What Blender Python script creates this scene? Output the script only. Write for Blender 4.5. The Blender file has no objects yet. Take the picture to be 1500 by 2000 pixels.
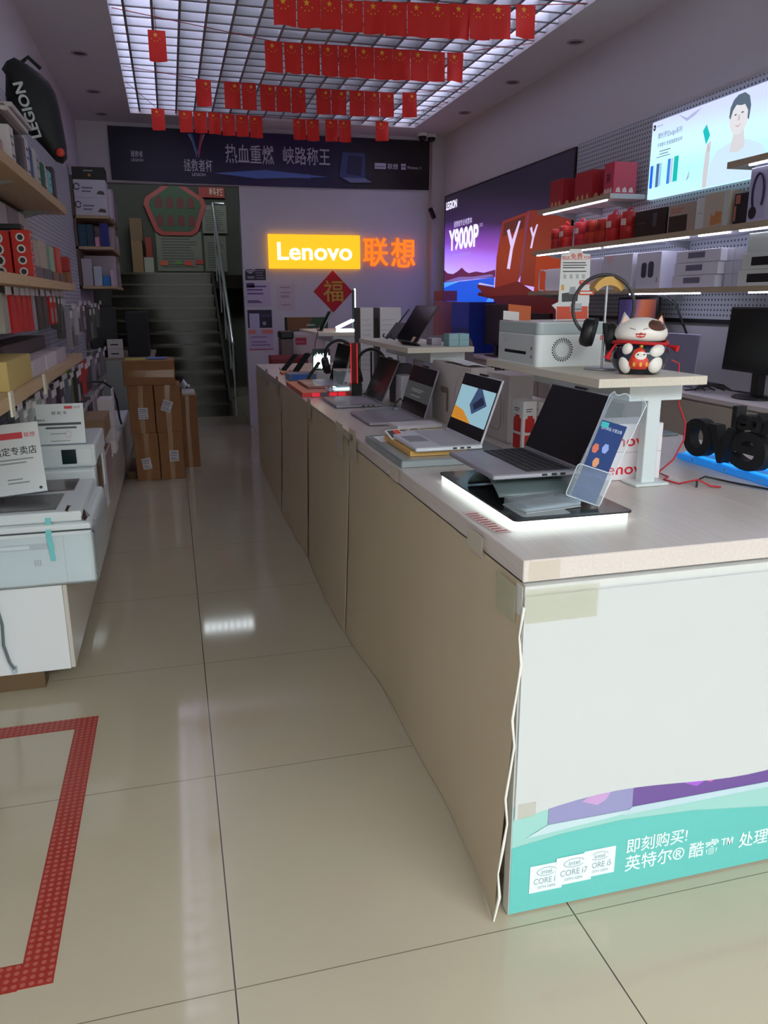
import bpy, bmesh, math, random
from mathutils import Matrix, Vector
random.seed(7)
SC = bpy.context.scene
COL = SC.collection
PI = math.pi

# ---------------------------------------------------------------- camera, world, exposure
cam_data = bpy.data.cameras.new('camera')
cam = bpy.data.objects.new('camera', cam_data)
COL.objects.link(cam)
SC.camera = cam
FPX, YAW, PITCH, ROLL, EYE = 1517.885, 0.2592, 0.2665, -0.0043, 1.4194
_f = Vector((math.sin(YAW)*math.cos(PITCH), math.cos(YAW)*math.cos(PITCH), -math.sin(PITCH)))
_r0 = Vector((math.cos(YAW), -math.sin(YAW), 0)); _u0 = _r0.cross(_f)
_r = _r0*math.cos(ROLL) + _u0*math.sin(ROLL); _u = _u0*math.cos(ROLL) - _r0*math.sin(ROLL)
cam.matrix_world = Matrix(((_r.x, _u.x, -_f.x, 0), (_r.y, _u.y, -_f.y, 0), (_r.z, _u.z, -_f.z, EYE), (0, 0, 0, 1)))
cam_data.sensor_fit = 'HORIZONTAL'; cam_data.sensor_width = 36
cam_data.lens = 36*FPX/1500
cam_data.clip_start = .02

world = bpy.data.worlds.new('world'); SC.world = world
world.use_nodes = True
_bg = world.node_tree.nodes['Background']
_bg.inputs[0].default_value = (.86, .95, 1, 1)
_bg.inputs[1].default_value = 8.5
# added fill lamps hidden on the soffit, brightening the void over the open grid
for _n, _x in (('left', -.42), ('right', 2.86)):
    _ld = bpy.data.lights.new('fill_lamp', 'AREA'); _ld.shape = 'RECTANGLE'; _ld.size = .12; _ld.size_y = 5.2
    _ld.energy = 470; _ld.color = (.97, .80, 1)
    _lo = bpy.data.objects.new('fill_lamp', _ld); COL.objects.link(_lo); _lo.location = (_x, 6.3, 3.34); _lo.rotation_euler = (math.radians(180), 0, 0)
SC.view_settings.view_transform = 'Standard'
SC.view_settings.look = 'None'
SC.view_settings.gamma = 1
SC.view_settings.exposure = .12
SC.view_settings.use_curve_mapping = False
SC.cycles.max_bounces = 10
SC.cycles.diffuse_bounces = 7
SC.cycles.glossy_bounces = 4
SC.cycles.transparent_max_bounces = 12
SC.cycles.caustics_reflective = False
SC.cycles.caustics_refractive = False
SC.cycles.sample_clamp_indirect = 6

# ---------------------------------------------------------------- materials
def lin(c):
    out = []
    for v in c[:3]:
        v = v/255
        out.append(v/12.92 if v <= .04045 else ((v+.055)/1.055)**2.4)
    return (*out, 1)
_mc = {}
def mat(c, rough=.5, metal=0, emit=0, clear=0, name=None, noise=0, nscale=30, coat=0):
    key = (c, rough, metal, emit, clear, noise, nscale, coat)
    if key in _mc: return _mc[key]
    m = bpy.data.materials.new(name or 'paint_%d_%d_%d' % c[:3]); m.use_nodes = True
    nt = m.node_tree; b = nt.nodes['Principled BSDF']
    b.inputs['Base Color'].default_value = lin(c)
    b.inputs['Roughness'].default_value = rough; b.inputs['Metallic'].default_value = metal
    if coat: b.inputs['Coat Weight'].default_value = coat
    if emit:
        b.inputs['Emission Color'].default_value = lin(c); b.inputs['Emission Strength'].default_value = emit
        b.inputs['Base Color'].default_value = [x*.3 for x in lin(c)[:3]] + [1]
    if noise:
        tc = nt.nodes.new('ShaderNodeTexCoord'); n = nt.nodes.new('ShaderNodeTexNoise')
        n.inputs['Scale'].default_value = nscale; n.inputs['Detail'].default_value = 4
        mx = nt.nodes.new('ShaderNodeMix'); mx.data_type = 'RGBA'
        nt.links.new(tc.outputs['Object'], n.inputs['Vector'])
        nt.links.new(n.outputs['Fac'], mx.inputs['Factor'])
        mx.inputs['A'].default_value = [x*(1-noise) for x in lin(c)[:3]] + [1]
        mx.inputs['B'].default_value = [min(1, x*(1+noise)) for x in lin(c)[:3]] + [1]
        nt.links.new(mx.outputs['Result'], b.inputs['Base Color'])
    if clear:   # thin clear sheet: mostly see-through with a sheen
        tr = nt.nodes.new('ShaderNodeBsdfTransparent'); mix = nt.nodes.new('ShaderNodeMixShader')
        tr.inputs[0].default_value = [1-(1-x)*.25 for x in lin(c)[:3]] + [1]
        fr = nt.nodes.new('ShaderNodeFresnel'); fr.inputs[0].default_value = 1.45
        ad = nt.nodes.new('ShaderNodeMath'); ad.operation = 'ADD'; ad.use_clamp = True
        ad.inputs[1].default_value = 1-clear
        nt.links.new(fr.outputs[0], ad.inputs[0]); nt.links.new(ad.outputs[0], mix.inputs[0])
        nt.links.new(tr.outputs[0], mix.inputs[1]); nt.links.new(b.outputs[0], mix.inputs[2])
        nt.links.new(mix.outputs[0], nt.nodes['Material Output'].inputs[0])
    _mc[key] = m
    return m

def streaky(name, c1, c2, scale, rough=.45, axis='Y'):
    m = bpy.data.materials.new(name); m.use_nodes = True
    nt = m.node_tree; b = nt.nodes['Principled BSDF']; b.inputs['Roughness'].default_value = rough
    tc = nt.nodes.new('ShaderNodeTexCoord'); mp = nt.nodes.new('ShaderNodeMapping')
    s = [scale]*3; s['XYZ'.index(axis)] = scale*.04
    mp.inputs['Scale'].default_value = s
    n = nt.nodes.new('ShaderNodeTexNoise'); n.inputs['Detail'].default_value = 5
    cr = nt.nodes.new('ShaderNodeValToRGB')
    cr.color_ramp.elements[0].color = lin(c1); cr.color_ramp.elements[1].color = lin(c2)
    cr.color_ramp.elements[0].position = .35; cr.color_ramp.elements[1].position = .65
    for a, d in ((tc.outputs['Object'], mp.inputs[0]), (mp.outputs[0], n.inputs[0]), (n.outputs[0], cr.inputs[0]), (cr.outputs[0], b.inputs['Base Color'])):
        nt.links.new(a, d)
    return m

def ramp_light(name, stops, axis, lo, hi, strength=1, turn=None):
    """backlit print whose colour runs along one object axis; turn = second axis tilt"""
    m = bpy.data.materials.new(name); m.use_nodes = True
    nt = m.node_tree; b = nt.nodes['Principled BSDF']
    b.inputs['Base Color'].default_value = (.02, .02, .02, 1); b.inputs['Roughness'].default_value = .3
    tc = nt.nodes.new('ShaderNodeTexCoord'); sp = nt.nodes.new('ShaderNodeSeparateXYZ')
    mr = nt.nodes.new('ShaderNodeMapRange'); mr.inputs[1].default_value = lo; mr.inputs[2].default_value = hi
    cr = nt.nodes.new('ShaderNodeValToRGB')
    while len(cr.color_ramp.elements) < len(stops): cr.color_ramp.elements.new(.5)
    for e, (p, c) in zip(cr.color_ramp.elements, stops): e.position = p; e.color = lin(c)
    nt.links.new(tc.outputs['Object'], sp.inputs[0])
    src = sp.outputs['XYZ'.index(axis)]
    if turn:
        ma = nt.nodes.new('ShaderNodeMath'); ma.operation = 'MULTIPLY_ADD'; ma.inputs[1].default_value = turn[1]
        nt.links.new(sp.outputs['XYZ'.index(turn[0])], ma.inputs[0]); nt.links.new(src, ma.inputs[2]); src = ma.outputs[0]
    nt.links.new(src, mr.inputs[0]); nt.links.new(mr.outputs[0], cr.inputs[0])
    nt.links.new(cr.outputs[0], b.inputs['Emission Color']); b.inputs['Emission Strength'].default_value = strength
    return m

# ---------------------------------------------------------------- mesh builder
def F(o, r, u):
    r = Vector(r).normalized(); u = Vector(u).normalized(); n = r.cross(u)
    return Matrix(((r.x, u.x, n.x, o[0]), (r.y, u.y, n.y, o[1]), (r.z, u.z, n.z, o[2]), (0, 0, 0, 1)))
def FB(x, y, z): return F((x, y, z), (1, 0, 0), (0, 0, 1))         # a face looking back at the street (-Y)
def FR(x, y, z): return F((x, y, z), (0, -1, 0), (0, 0, 1))        # a face on the right looking left (-X)
def FL(x, y, z): return F((x, y, z), (0, 1, 0), (0, 0, 1))         # a face on the left looking right (+X)
def FT(x, y, z): return F((x, y, z), (1, 0, 0), (0, 1, 0))         # a face looking up
def RZ(a): return Matrix.Rotation(math.radians(a), 4, 'Z')
def RX(a): return Matrix.Rotation(math.radians(a), 4, 'X')
def RY(a): return Matrix.Rotation(math.radians(a), 4, 'Y')
def T(x, y, z): return Matrix.Translation((x, y, z))
def rrect(x0, x1, y0, y1, r, n=5):
    pts = []
    for cx, cy, a in ((x1-r, y1-r, 0), (x0+r, y1-r, 90), (x0+r, y0+r, 180), (x1-r, y0+r, 270)):
        for i in range(n+1):
            t = math.radians(a+90*i/n); pts.append((cx+r*math.cos(t), cy+r*math.sin(t)))
    return pts
def ell(cx, cy, rx, ry, n=24, a0=0, a1=360):
    k = n if a1-a0 >= 360 else n+1
    return [(cx+rx*math.cos(math.radians(a0+(a1-a0)*i/n)), cy+ry*math.sin(math.radians(a0+(a1-a0)*i/n))) for i in range(k)]

_txt = {}
def text_geo(body, bold):
    if any(ord(q) > 0x2e80 for q in body): bold = min(bold, .008)
    k = (body, bold)
    if k not in _txt:
        cu = bpy.data.curves.new('lettering_curve', 'FONT'); cu.body = body; cu.resolution_u = 8 if len(body) == 1 and ord(body) < 128 else 3; cu.offset = bold
        ob = bpy.data.objects.new('lettering_curve', cu); COL.objects.link(ob)
        bpy.context.view_layer.update()
        me = ob.to_mesh()
        V = [tuple(v.co) for v in me.vertices]; P = [tuple(p.vertices) for p in me.polygons]
        ob.to_mesh_clear(); bpy.data.objects.remove(ob); bpy.data.curves.remove(cu)
        _txt[k] = (V, P)
    return _txt[k]

class MB:
    def __init__(s): s.v = []; s.f = []; s.mi = []; s.sm = []; s.mats = []; s.M = Matrix.Identity(4)
    def add(s, vs, fs, m, smooth=False):
        if m not in s.mats: s.mats.append(m)
        i = s.mats.index(m); o = len(s.v)
        s.v += [tuple(s.M @ Vector(v)) for v in vs]
        for f in fs: s.f.append(tuple(o+j for j in f)); s.mi.append(i); s.sm.append(smooth)
        return s
    def box(s, x0, x1, y0, y1, z0, z1, m, bev=0, seg=1):
        if bev:
            bm = bmesh.new(); bmesh.ops.create_cube(bm, size=1)
            for v in bm.verts: v.co = ((x0+x1)/2+v.co.x*(x1-x0), (y0+y1)/2+v.co.y*(y1-y0), (z0+z1)/2+v.co.z*(z1-z0))
            bmesh.ops.bevel(bm, geom=bm.edges[:], offset=bev, segments=seg, affect='EDGES', profile=.5)
            bm.verts.index_update()
            s.add([v.co[:] for v in bm.verts], [[v.index for v in f.verts] for f in bm.faces], m); bm.free()
            return s
        return s.add([(x0, y0, z0), (x1, y0, z0), (x1, y1, z0), (x0, y1, z0), (x0, y0, z1), (x1, y0, z1), (x1, y1, z1), (x0, y1, z1)],
                     [(0, 3, 2, 1), (4, 5, 6, 7), (0, 1, 5, 4), (1, 2, 6, 5), (2, 3, 7, 6), (3, 0, 4, 7)], m)
    def poly(s, pts, z, m): return s.add([(x, y, z) for x, y in pts], [tuple(range(len(pts)))], m)
    def rect(s, x0, x1, y0, y1, z, m): return s.poly([(x0, y0), (x1, y0), (x1, y1), (x0, y1)], z, m)
    def prism(s, pts, z0, z1, m, smooth=False):
        a = sum(pts[i-1][0]*pts[i][1]-pts[i][0]*pts[i-1][1] for i in range(len(pts)))
        if a < 0: pts = pts[::-1]
        n = len(pts)
        vs = [(x, y, z0) for x, y in pts]+[(x, y, z1) for x, y in pts]
        s.add(vs, [tuple(range(n))[::-1], tuple(range(n, 2*n))], m)
        return s.add(vs, [(i, (i+1) % n, n+(i+1) % n, n+i) for i in range(n)], m, smooth)
    def lathe(s, prof, m, n=32, sx=1, sy=1, c=(0, 0, 0)):
        vs = []; fs = []
        for r, z in prof:
            for i in range(n):
                a = 2*PI*i/n; vs.append((c[0]+r*math.cos(a)*sx, c[1]+r*math.sin(a)*sy, c[2]+z))
        for k in range(len(prof)-1):
            for i in range(n): fs.append((k*n+i, k*n+(i+1) % n, (k+1)*n+(i+1) % n, (k+1)*n+i))
        if prof[0][0] > 1e-5: fs.append(tuple(range(n))[::-1])
        if prof[-1][0] > 1e-5: fs.append(tuple(range((len(prof)-1)*n, len(prof)*n)))
        return s.add(vs, fs, m, True)
    def ball(s, c, r, m, n=20):
        if not isinstance(r, tuple): r = (r, r, r)
        k = n//2
        pr = [(max(1e-6, math.sin(PI*i/k)), -math.cos(PI*i/k)) for i in range(k+1)]
        M0 = s.M; s.M = M0 @ T(*c) @ Matrix.Diagonal((*r, 1)); s.lathe(pr, m, n); s.M = M0
        return s
    def tube(s, pts, r, m, n=8, closed=False, caps=True):
        P = [Vector(p) for p in pts]; k = len(P); vs = []; fs = []
        t0 = (P[1]-P[0]).normalized(); ref = Vector((0, 0, 1)) if abs(t0.z) < .9 else Vector((1, 0, 0))
        nrm = t0.cross(ref).normalized()
        for i in range(k):
            if closed: t = (P[(i+1) % k]-P[i-1]).normalized()
            else: t = (P[min(i+1, k-1)]-P[max(i-1, 0)]).normalized()
            nrm = (nrm-t*nrm.dot(t)).normalized(); b = t.cross(nrm)
            rr = r[i] if isinstance(r, (list, tuple)) else r
            for j in range(n):
                a = 2*PI*j/n; vs.append(tuple(P[i]+(nrm*math.cos(a)+b*math.sin(a))*rr))
        for i in range(k if closed else k-1):
            for j in range(n):
                a, b_ = i*n, ((i+1) % k)*n
                fs.append((a+j, a+(j+1) % n, b_+(j+1) % n, b_+j))
        s.add(vs, fs, m, True)
        if caps and not closed: s.add(vs, [tuple(range(n))[::-1], tuple(range((k-1)*n, k*n))], m)
        return s
    def cyl(s, p0, p1, r, m, n=16): return s.tube([p0, p1], r, m, n)
    def bar(s, p0, p1, w, h, m):
        return s.tube([p0, p1], (w*w+h*h)**.5/2, m, 4)
    def grid(s, fn, nu, nv, m, thick=0):
        vs = [fn(i/nu, j/nv) for j in range(nv+1) for i in range(nu+1)]
        fs = [(j*(nu+1)+i, j*(nu+1)+i+1, (j+1)*(nu+1)+i+1, (j+1)*(nu+1)+i) for j in range(nv) for i in range(nu)]
        return s.add(vs, fs, m, True)
    def text(s, body, x, y, h, m, w=None, z=.0008, depth=0, bold=.012, align='L'):
        V, P = text_geo(body, bold)
        if not V: return s
        x0 = min(v[0] for v in V); x1 = max(v[0] for v in V); y0 = min(v[1] for v in V); y1 = max(v[1] for v in V)
        ky = h/(y1-y0); kx = ky if w is None else w/(x1-x0)
        W = (x1-x0)*kx; ox = {'L': 0, 'C': -W/2, 'R': -W}[align]
        vs = [(x+ox+(v[0]-x0)*kx, y+(v[1]-y0)*ky, z+depth) for v in V]
        s.add(vs, P, m)
        if depth:
            n = len(vs)
            es = {}
            for p in P:
                for a, b in zip(p, p[1:]+p[:1]): es[(a, b)] = es.get((a, b), 0)+1
            side = [(a, b) for (a, b) in es if (b, a) not in es]
            back = [(q[0], q[1], z) for q in vs]
            s.add(vs+back, [(b, a, a+n, b+n) for a, b in side], m)
            s.add(back, [p[::-1] for p in P], m)
        return s
    def lines(s, x0, x1, ys, h, m, z=.0008, ragged=.25, seed=1):
        """rows of print too small to read"""
        rnd = random.Random(seed)
        for y in ys: s.rect(x0, x1-(x1-x0)*ragged*rnd.random(), y, y+h, z, m)
        return s
    def build(s, name, parent=None, M=None):
        me = bpy.data.meshes.new(name)
        me.from_pydata(s.v, [], s.f); 
        for m in s.mats: me.materials.append(m)
        me.polygons.foreach_set('material_index', s.mi); me.polygons.foreach_set('use_smooth', s.sm)
        me.update()
        o = bpy.data.objects.new(name, me); COL.objects.link(o)
        if parent: o.parent = parent
        if M is not None: o.matrix_local = M
        return o

def tag(o, label, cat, group=None):
    o['label'] = label; o['category'] = cat
    if group: o['group'] = group
    return o
def thing(name, label, cat, M=(0, 0, 0), group=None):
    o = bpy.data.objects.new(name, None); COL.objects.link(o); o.empty_display_size = .05
    o.matrix_world = M if isinstance(M, Matrix) else T(*M)
    return tag(o, label, cat, group)
def struct(mb, name):
    o = mb.build(name); o['kind'] = 'structure'; return o
def copy_tree(o, M):
    c = o.copy(); COL.objects.link(c); c.matrix_world = M
    for ch in o.children:
        d = ch.copy(); COL.objects.link(d); d.parent = c
        for g in ch.children:
            e = g.copy(); COL.objects.link(e); e.parent = d
    return c
ORD = ['first', 'second', 'third', 'fourth', 'fifth', 'sixth', 'seventh', 'eighth', 'ninth', 'tenth', 'eleventh', 'twelfth', 'thirteenth',
       'fourteenth', 'fifteenth', 'sixteenth', 'seventeenth', 'eighteenth', 'nineteenth', 'twentieth']
def box_thing(name, label, cat, b, m, group=None, bev=.002, front=None, rot=0):
    """a carton-like thing: b = x0,x1,y0,y1,z0,z1; front(mb) prints on it in world axes about its base centre"""
    x0, x1, y0, y1, z0, z1 = b
    cx, cy = (x0+x1)/2, (y0+y1)/2
    mb = MB(); mb.box(x0-cx, x1-cx, y0-cy, y1-cy, 0, z1-z0, m, bev)
    if front: front(mb, (x1-x0)/2, (y1-y0)/2, z1-z0)
    return tag(mb.build(name, M=T(cx, cy, z0) @ RZ(rot)), label, cat, group)

# shared materials
WHITE = mat((232, 234, 232), .45, name='white_plastic')
WHITEM = mat((235, 238, 238), .35, name='white_melamine')
PAPER = mat((235, 232, 228), .7, name='white_paper')
INK = mat((60, 58, 62), .7, name='print_ink')
GREY = mat((150, 150, 152), .5, name='grey_plastic')
SILVER = mat((190, 192, 196), .35, .7, name='silver_metal')
DARKM = mat((60, 62, 66), .35, .6, name='dark_metal')
BLACK = mat((16, 16, 18), .4, name='black_plastic')
BLACKG = mat((8, 8, 10), .24, name='black_glass')
RED = mat((205, 30, 25), .55, name='red_print')
LRED = mat((226, 35, 42), .5, name='logo_red')
CARTON = mat((146, 100, 62), .75, noise=.12, nscale=14, name='brown_cardboard')
TAPE = mat((160, 120, 82), .12, name='packing_tape')
WOOD = streaky('light_wood_board', (196, 178, 150), (208, 192, 166), 40)
STEEL = mat((228, 232, 232), .3, .9, name='stainless_steel')
ACRYL = mat((235, 245, 250), .05, clear=.92, name='clear_acrylic')
FOIL = mat((225, 232, 235), .12, clear=.88, name='clear_wrap')
YEL = mat((250, 205, 40), .6, name='yellow_print')

# ================================================================ the setting
XL, XR, YF, YB, ZC = -.80, 3.13, -1.3, 9.20, 3.20
WALLM = mat((206, 202, 208), .75, noise=.03, nscale=6, name='wall_paint')
SOFF = mat((214, 210, 212), .8, noise=.03, nscale=5, name='soffit_paint')

def floor_material():
    m = bpy.data.materials.new('polished_tiles'); m.use_nodes = True
    nt = m.node_tree; b = nt.nodes['Principled BSDF']; L = nt.links.new
    N = nt.nodes.new
    tc = N('ShaderNodeTexCoord'); sp = N('ShaderNodeSeparateXYZ'); L(tc.outputs['Object'], sp.inputs[0])
    def line(out, off, half):
        a = N('ShaderNodeMath'); a.operation = 'ADD'; a.inputs[1].default_value = 80-off+.4; L(out, a.inputs[0])
        d = N('ShaderNodeMath'); d.operation = 'MODULO'; d.inputs[1].default_value = .8; L(a.outputs[0], d.inputs[0])
        s_ = N('ShaderNodeMath'); s_.operation = 'SUBTRACT'; s_.inputs[1].default_value = .4; L(d.outputs[0], s_.inputs[0])
        ab = N('ShaderNodeMath'); ab.operation = 'ABSOLUTE'; L(s_.outputs[0], ab.inputs[0])
        lt = N('ShaderNodeMath'); lt.operation = 'LESS_THAN'; lt.inputs[1].default_value = half; L(ab.outputs[0], lt.inputs[0])
        return lt.outputs[0]
    n1 = N('ShaderNodeTexNoise'); n1.inputs['Scale'].default_value = 2.2; n1.inputs['Detail'].default_value = 6
    L(tc.outputs['Object'], n1.inputs['Vector'])
    cr = N('ShaderNodeValToRGB'); cr.color_ramp.elements[0].color = lin((170, 159, 136)); cr.color_ramp.elements[1].color = lin((182, 170, 147))
    L(n1.outputs[0], cr.inputs[0])
    mx1 = N('ShaderNodeMix'); mx1.data_type = 'RGBA'; L(line(sp.outputs[0], .0307, .0016), mx1.inputs['Factor'])
    L(cr.outputs[0], mx1.inputs['A']); mx1.inputs['B'].default_value = lin((60, 52, 42))
    mx2 = N('ShaderNodeMix'); mx2.data_type = 'RGBA'; L(line(sp.outputs[1], 1.3711, .0013), mx2.inputs['Factor'])
    L(mx1.outputs['Result'], mx2.inputs['A']); mx2.inputs['B'].default_value = lin((112, 102, 84))
    L(mx2.outputs['Result'], b.inputs['Base Color'])
    b.inputs['Roughness'].default_value = .07
    b.inputs['IOR'].default_value = 1.5
    return m
struct(MB().box(XL-.1, XR+.1, YF, 14.2, -.1, 0, floor_material()), 'floor')
struct(MB().box(-14, 16, -16, YF, -.16, -.02, mat((112, 110, 106), .9, noise=.1, nscale=3, name='pavement')), 'floor_outside')
struct(MB().box(-16, 20, -15, -13, -.1, 6.5, mat((120, 116, 110), .9, noise=.1, nscale=1, name='facade_paint')), 'wall_across_street')
struct(MB().box(XL-.12, XL, YF, 9.35, 0, ZC+.5, WALLM), 'wall_left')
struct(MB().box(XR, XR+.12, YF, YB+.15, 0, ZC+.5, WALLM), 'wall_right')
mb = MB(); mb.box(.82, XR, YB, YB+.15, 0, ZC+.5, WALLM); mb.box(XL, .82, YB, YB+.15, 2.62, ZC+.5, WALLM)
struct(mb, 'wall_back')
struct(MB().box(2.99, XR, YB-.13, YB, 0, ZC, mat((196, 188, 190), .7, name='pipe_casing')), 'trim_1')
# soffit around the open grid, and the dark void above it
SX0, SX1, SY0, SY1 = -.24, 2.68, .9, 8.75
mb = MB()
mb.box(XL, SX0, YF, YB, ZC, ZC+.09, SOFF); mb.box(SX1, XR, YF, YB, ZC, ZC+.09, SOFF)
mb.box(SX0, SX1, SY1, YB, ZC, ZC+.09, SOFF); mb.box(SX0, SX1, YF, SY0, ZC, ZC+.09, SOFF)
struct(mb, 'ceiling')
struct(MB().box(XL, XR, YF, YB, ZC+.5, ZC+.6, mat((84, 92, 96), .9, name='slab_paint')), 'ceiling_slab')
for n_, x_ in (('trim_added_left', -.42), ('trim_added_right', 2.86)): struct(MB().box(x_-.05, x_+.05, 3.7, 8.9, ZC+.0905, ZC+.125, WHITE), n_)  # unseen battens, added only as bodies for the fill lamps
GRIDM = mat((206, 212, 216), .5, .1, name='grid_aluminium')
GRIDD = mat((128, 124, 128), .6, name='grid_edge_shade')  # darker copy of the blade metal: shade of the bottom edges put into colour
mb = MB(); k = 0
x = SX0+.09
while x < SX1:
    mb.box(x-.005, x+.005, SY0, SY1, ZC+.025, ZC+.085, GRIDM); mb.box(x-.008, x+.008, SY0, SY1, ZC+.018, ZC+.025, GRIDD); x += .173
y = SY0+.06
while y < SY1:
    mb.box(SX0, SX1, y-.005, y+.005, ZC+.025, ZC+.085, GRIDM); mb.box(SX0, SX1, y-.008, y+.008, ZC+.019, ZC+.025, GRIDD); y += .187
g = mb.build('ceiling_grid'); g['kind'] = 'structure'
# shopfront header
struct(MB().box(XL, XR, YF-.12, YF, 3.12, ZC+.6, WALLM), 'wall_front')

# stairwell behind the opening
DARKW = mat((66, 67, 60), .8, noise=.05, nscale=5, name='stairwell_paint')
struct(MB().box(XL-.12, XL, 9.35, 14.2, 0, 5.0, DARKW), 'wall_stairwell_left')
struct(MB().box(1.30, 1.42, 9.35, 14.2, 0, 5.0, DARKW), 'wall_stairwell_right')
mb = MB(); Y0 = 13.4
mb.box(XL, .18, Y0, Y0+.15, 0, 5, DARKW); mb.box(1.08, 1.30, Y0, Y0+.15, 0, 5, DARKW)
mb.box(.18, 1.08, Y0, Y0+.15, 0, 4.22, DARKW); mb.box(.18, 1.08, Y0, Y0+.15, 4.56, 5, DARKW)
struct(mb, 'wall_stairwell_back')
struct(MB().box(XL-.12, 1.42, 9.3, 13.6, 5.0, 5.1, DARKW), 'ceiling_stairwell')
mb = MB()
for i in range(9): mb.cyl((.18+i*.1125, Y0+.05, 4.22), (.18+i*.1125, Y0+.05, 4.56), .013, DARKM, 6)
mb.cyl((.18, Y0+.05, 4.4), (1.08, Y0+.05, 4.4), .013, DARKM, 6)
struct(mb, 'window_1')
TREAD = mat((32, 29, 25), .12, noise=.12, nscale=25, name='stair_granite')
mb = MB(); mb2 = MB()
RISE, RUN, SY = .1665, .265, 10.05
for i in range(11):
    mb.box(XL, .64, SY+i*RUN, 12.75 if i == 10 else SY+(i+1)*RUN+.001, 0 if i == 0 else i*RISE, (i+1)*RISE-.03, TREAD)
    mb.box(XL, .645, SY+i*RUN-.02, Y0 if i == 10 else SY+(i+1)*RUN, (i+1)*RISE-.03, (i+1)*RISE, mat((66, 61, 53), .14, noise=.12, nscale=25, name='stair_nosing'))
struct(mb, 'floor_stairs')
mb = MB(); mb.prism([(SY, 0), (12.75, 0), (12.75, 1.86), (12.66, 1.86), (SY, .2)], 0, .03, mat((52, 50, 48), .6, name='stringer_paint'))
o = mb.build('trim_2', M=F((.645, 0, 0), (0, 1, 0), (0, 0, 1))); o['kind'] = 'structure'
mb = MB(); mb.box(XL, 1.3, 12.75, Y0, 1.6, 1.80, TREAD); struct(mb, 'floor_landing')

hr = thing('handrail', 'stainless steel handrail on posts beside the dark staircase', 'handrail', (.72, 10.0, 0))
mb = MB(); mb.tube([(0, 0, .90), (0, .03, .95), (0, 2.55, 2.78), (0, 2.6, 2.81), (.05, 2.62, 2.815), (.17, 2.62, 2.815)], .024, STEEL, 12); mb.build('rail', hr)
for k_, (yy, z0, z1) in enumerate([(0, 0, .92), (.55, .55, 1.32), (1.2, .9, 1.8), (1.85, 1.25, 2.27), (2.5, 1.7, 2.74)]):
    MB().cyl((0, yy, z0), (0, yy, z1), .011, STEEL, 10).build('post', hr)
MB().cyl((0, .02, .45), (0, 2.5, 2.2), .009, STEEL, 8).build('lower_rail', hr)

# landing clutter
pent = thing('lantern_sign', 'red-rimmed pentagon sign with eight dark red shapes above the stair landing', 'sign', FB(.19, 13.34, 2.78))
P5 = []
for i in range(5):
    a = math.radians(90+72*i); b_ = math.radians(90+72*(i+1))
    for t in (.12, .5, .88): P5.append((.52*((1-t)*math.cos(a)+t*math.cos(b_)), .46*((1-t)*math.sin(a)+t*math.sin(b_))))
mb = MB(); mb.prism(P5, 0, .03, mat((150, 30, 22), .5)); mb.build('rim', pent)
mb = MB(); mb.prism([(x*.84, y*.84) for x, y in P5], .03, .035, mat((44, 72, 44), .6)); mb.build('panel', pent)
for i in range(8):
    cx, cy = -.24+.16*(i % 4), .1 if i < 4 else -.16
    MB().prism([(cx-.05, cy-.07), (cx+.05, cy-.07), (cx+.055, cy+.03), (cx+.02, cy+.09), (cx-.02, cy+.09), (cx-.055, cy+.03)], .035, .042, mat((96, 22, 18), .6)).build('red_shape', pent)
def poster(name, label, M, w, h, m, prints=None, cat='poster', group=None, t=.004):
    mb = MB(); mb.box(0, w, 0, h, 0, t, m)
    if prints: prints(mb, w, h, t+.0008)
    return tag(mb.build(name, M=M), label, cat, group)
PGREY = mat((104, 104, 92), .6)
def notice(mb, w, h, z): mb.lines(w*.12, w*.9, [h*(.1+.07*i) for i in range(11)], h*.02, INK, z)
poster('notice_board', 'pale notice board below the pentagon sign on the landing wall', FB(-.14, 13.35, 1.87), .70, .60, PGREY, notice, 'notice board')
poster('notice_board', 'pale notice board right of the pentagon sign behind the handrail', FB(.59, 13.35, 2.45), .38, .42, mat((112, 112, 100), .6), notice, 'notice board')
poster('notice_board', 'narrow pale notice board behind the lower handrail on the landing', FB(.60, 13.35, 1.87), .34, .54, PGREY, notice, 'notice board')
def redsign(mb, w, h, z): mb.text('科技', w*.4, h*.2, h*.6, mat((200, 190, 170), .6), z=z)
poster('shop_banner', 'red sign with pale characters at the top right of the stairwell', FB(.56, 13.34, 2.98), .40, .18, mat((150, 35, 28), .6), redsign, 'sign')
for i, (xx, yy, c) in enumerate([(.28, 1.96, (190, 60, 45)), (.12, 1.97, (80, 120, 60)), (-.1, 1.96, (180, 80, 50)), (.45, 1.98, (160, 50, 45))]):
    poster('sticker', ['red', 'green', 'orange', 'dark red'][i]+' sticker low on the notice board above the stairs', FB(xx, 13.33, yy), .12, .07, mat(c, .6), cat='sticker')
for i, (xx, z0, z1, w, c, n) in enumerate([(-.50, 1.83, 2.30, .16, (120, 92, 62), 'tall brown carton'), (-.33, 1.83, 2.06, .14, (140, 138, 128), 'small grey carton'), (-.50, 2.30, 2.62, .18, (105, 80, 55), 'upper brown carton'), (-.29, 2.06, 2.35, .09, (130, 40, 30), 'narrow red carton')]):
    box_thing('carton', n+' stacked at the left of the stair landing', 'box', (xx, xx+w, 12.95, 13.25, z0, z1), mat(c, .7), 'cartons on the landing')

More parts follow.
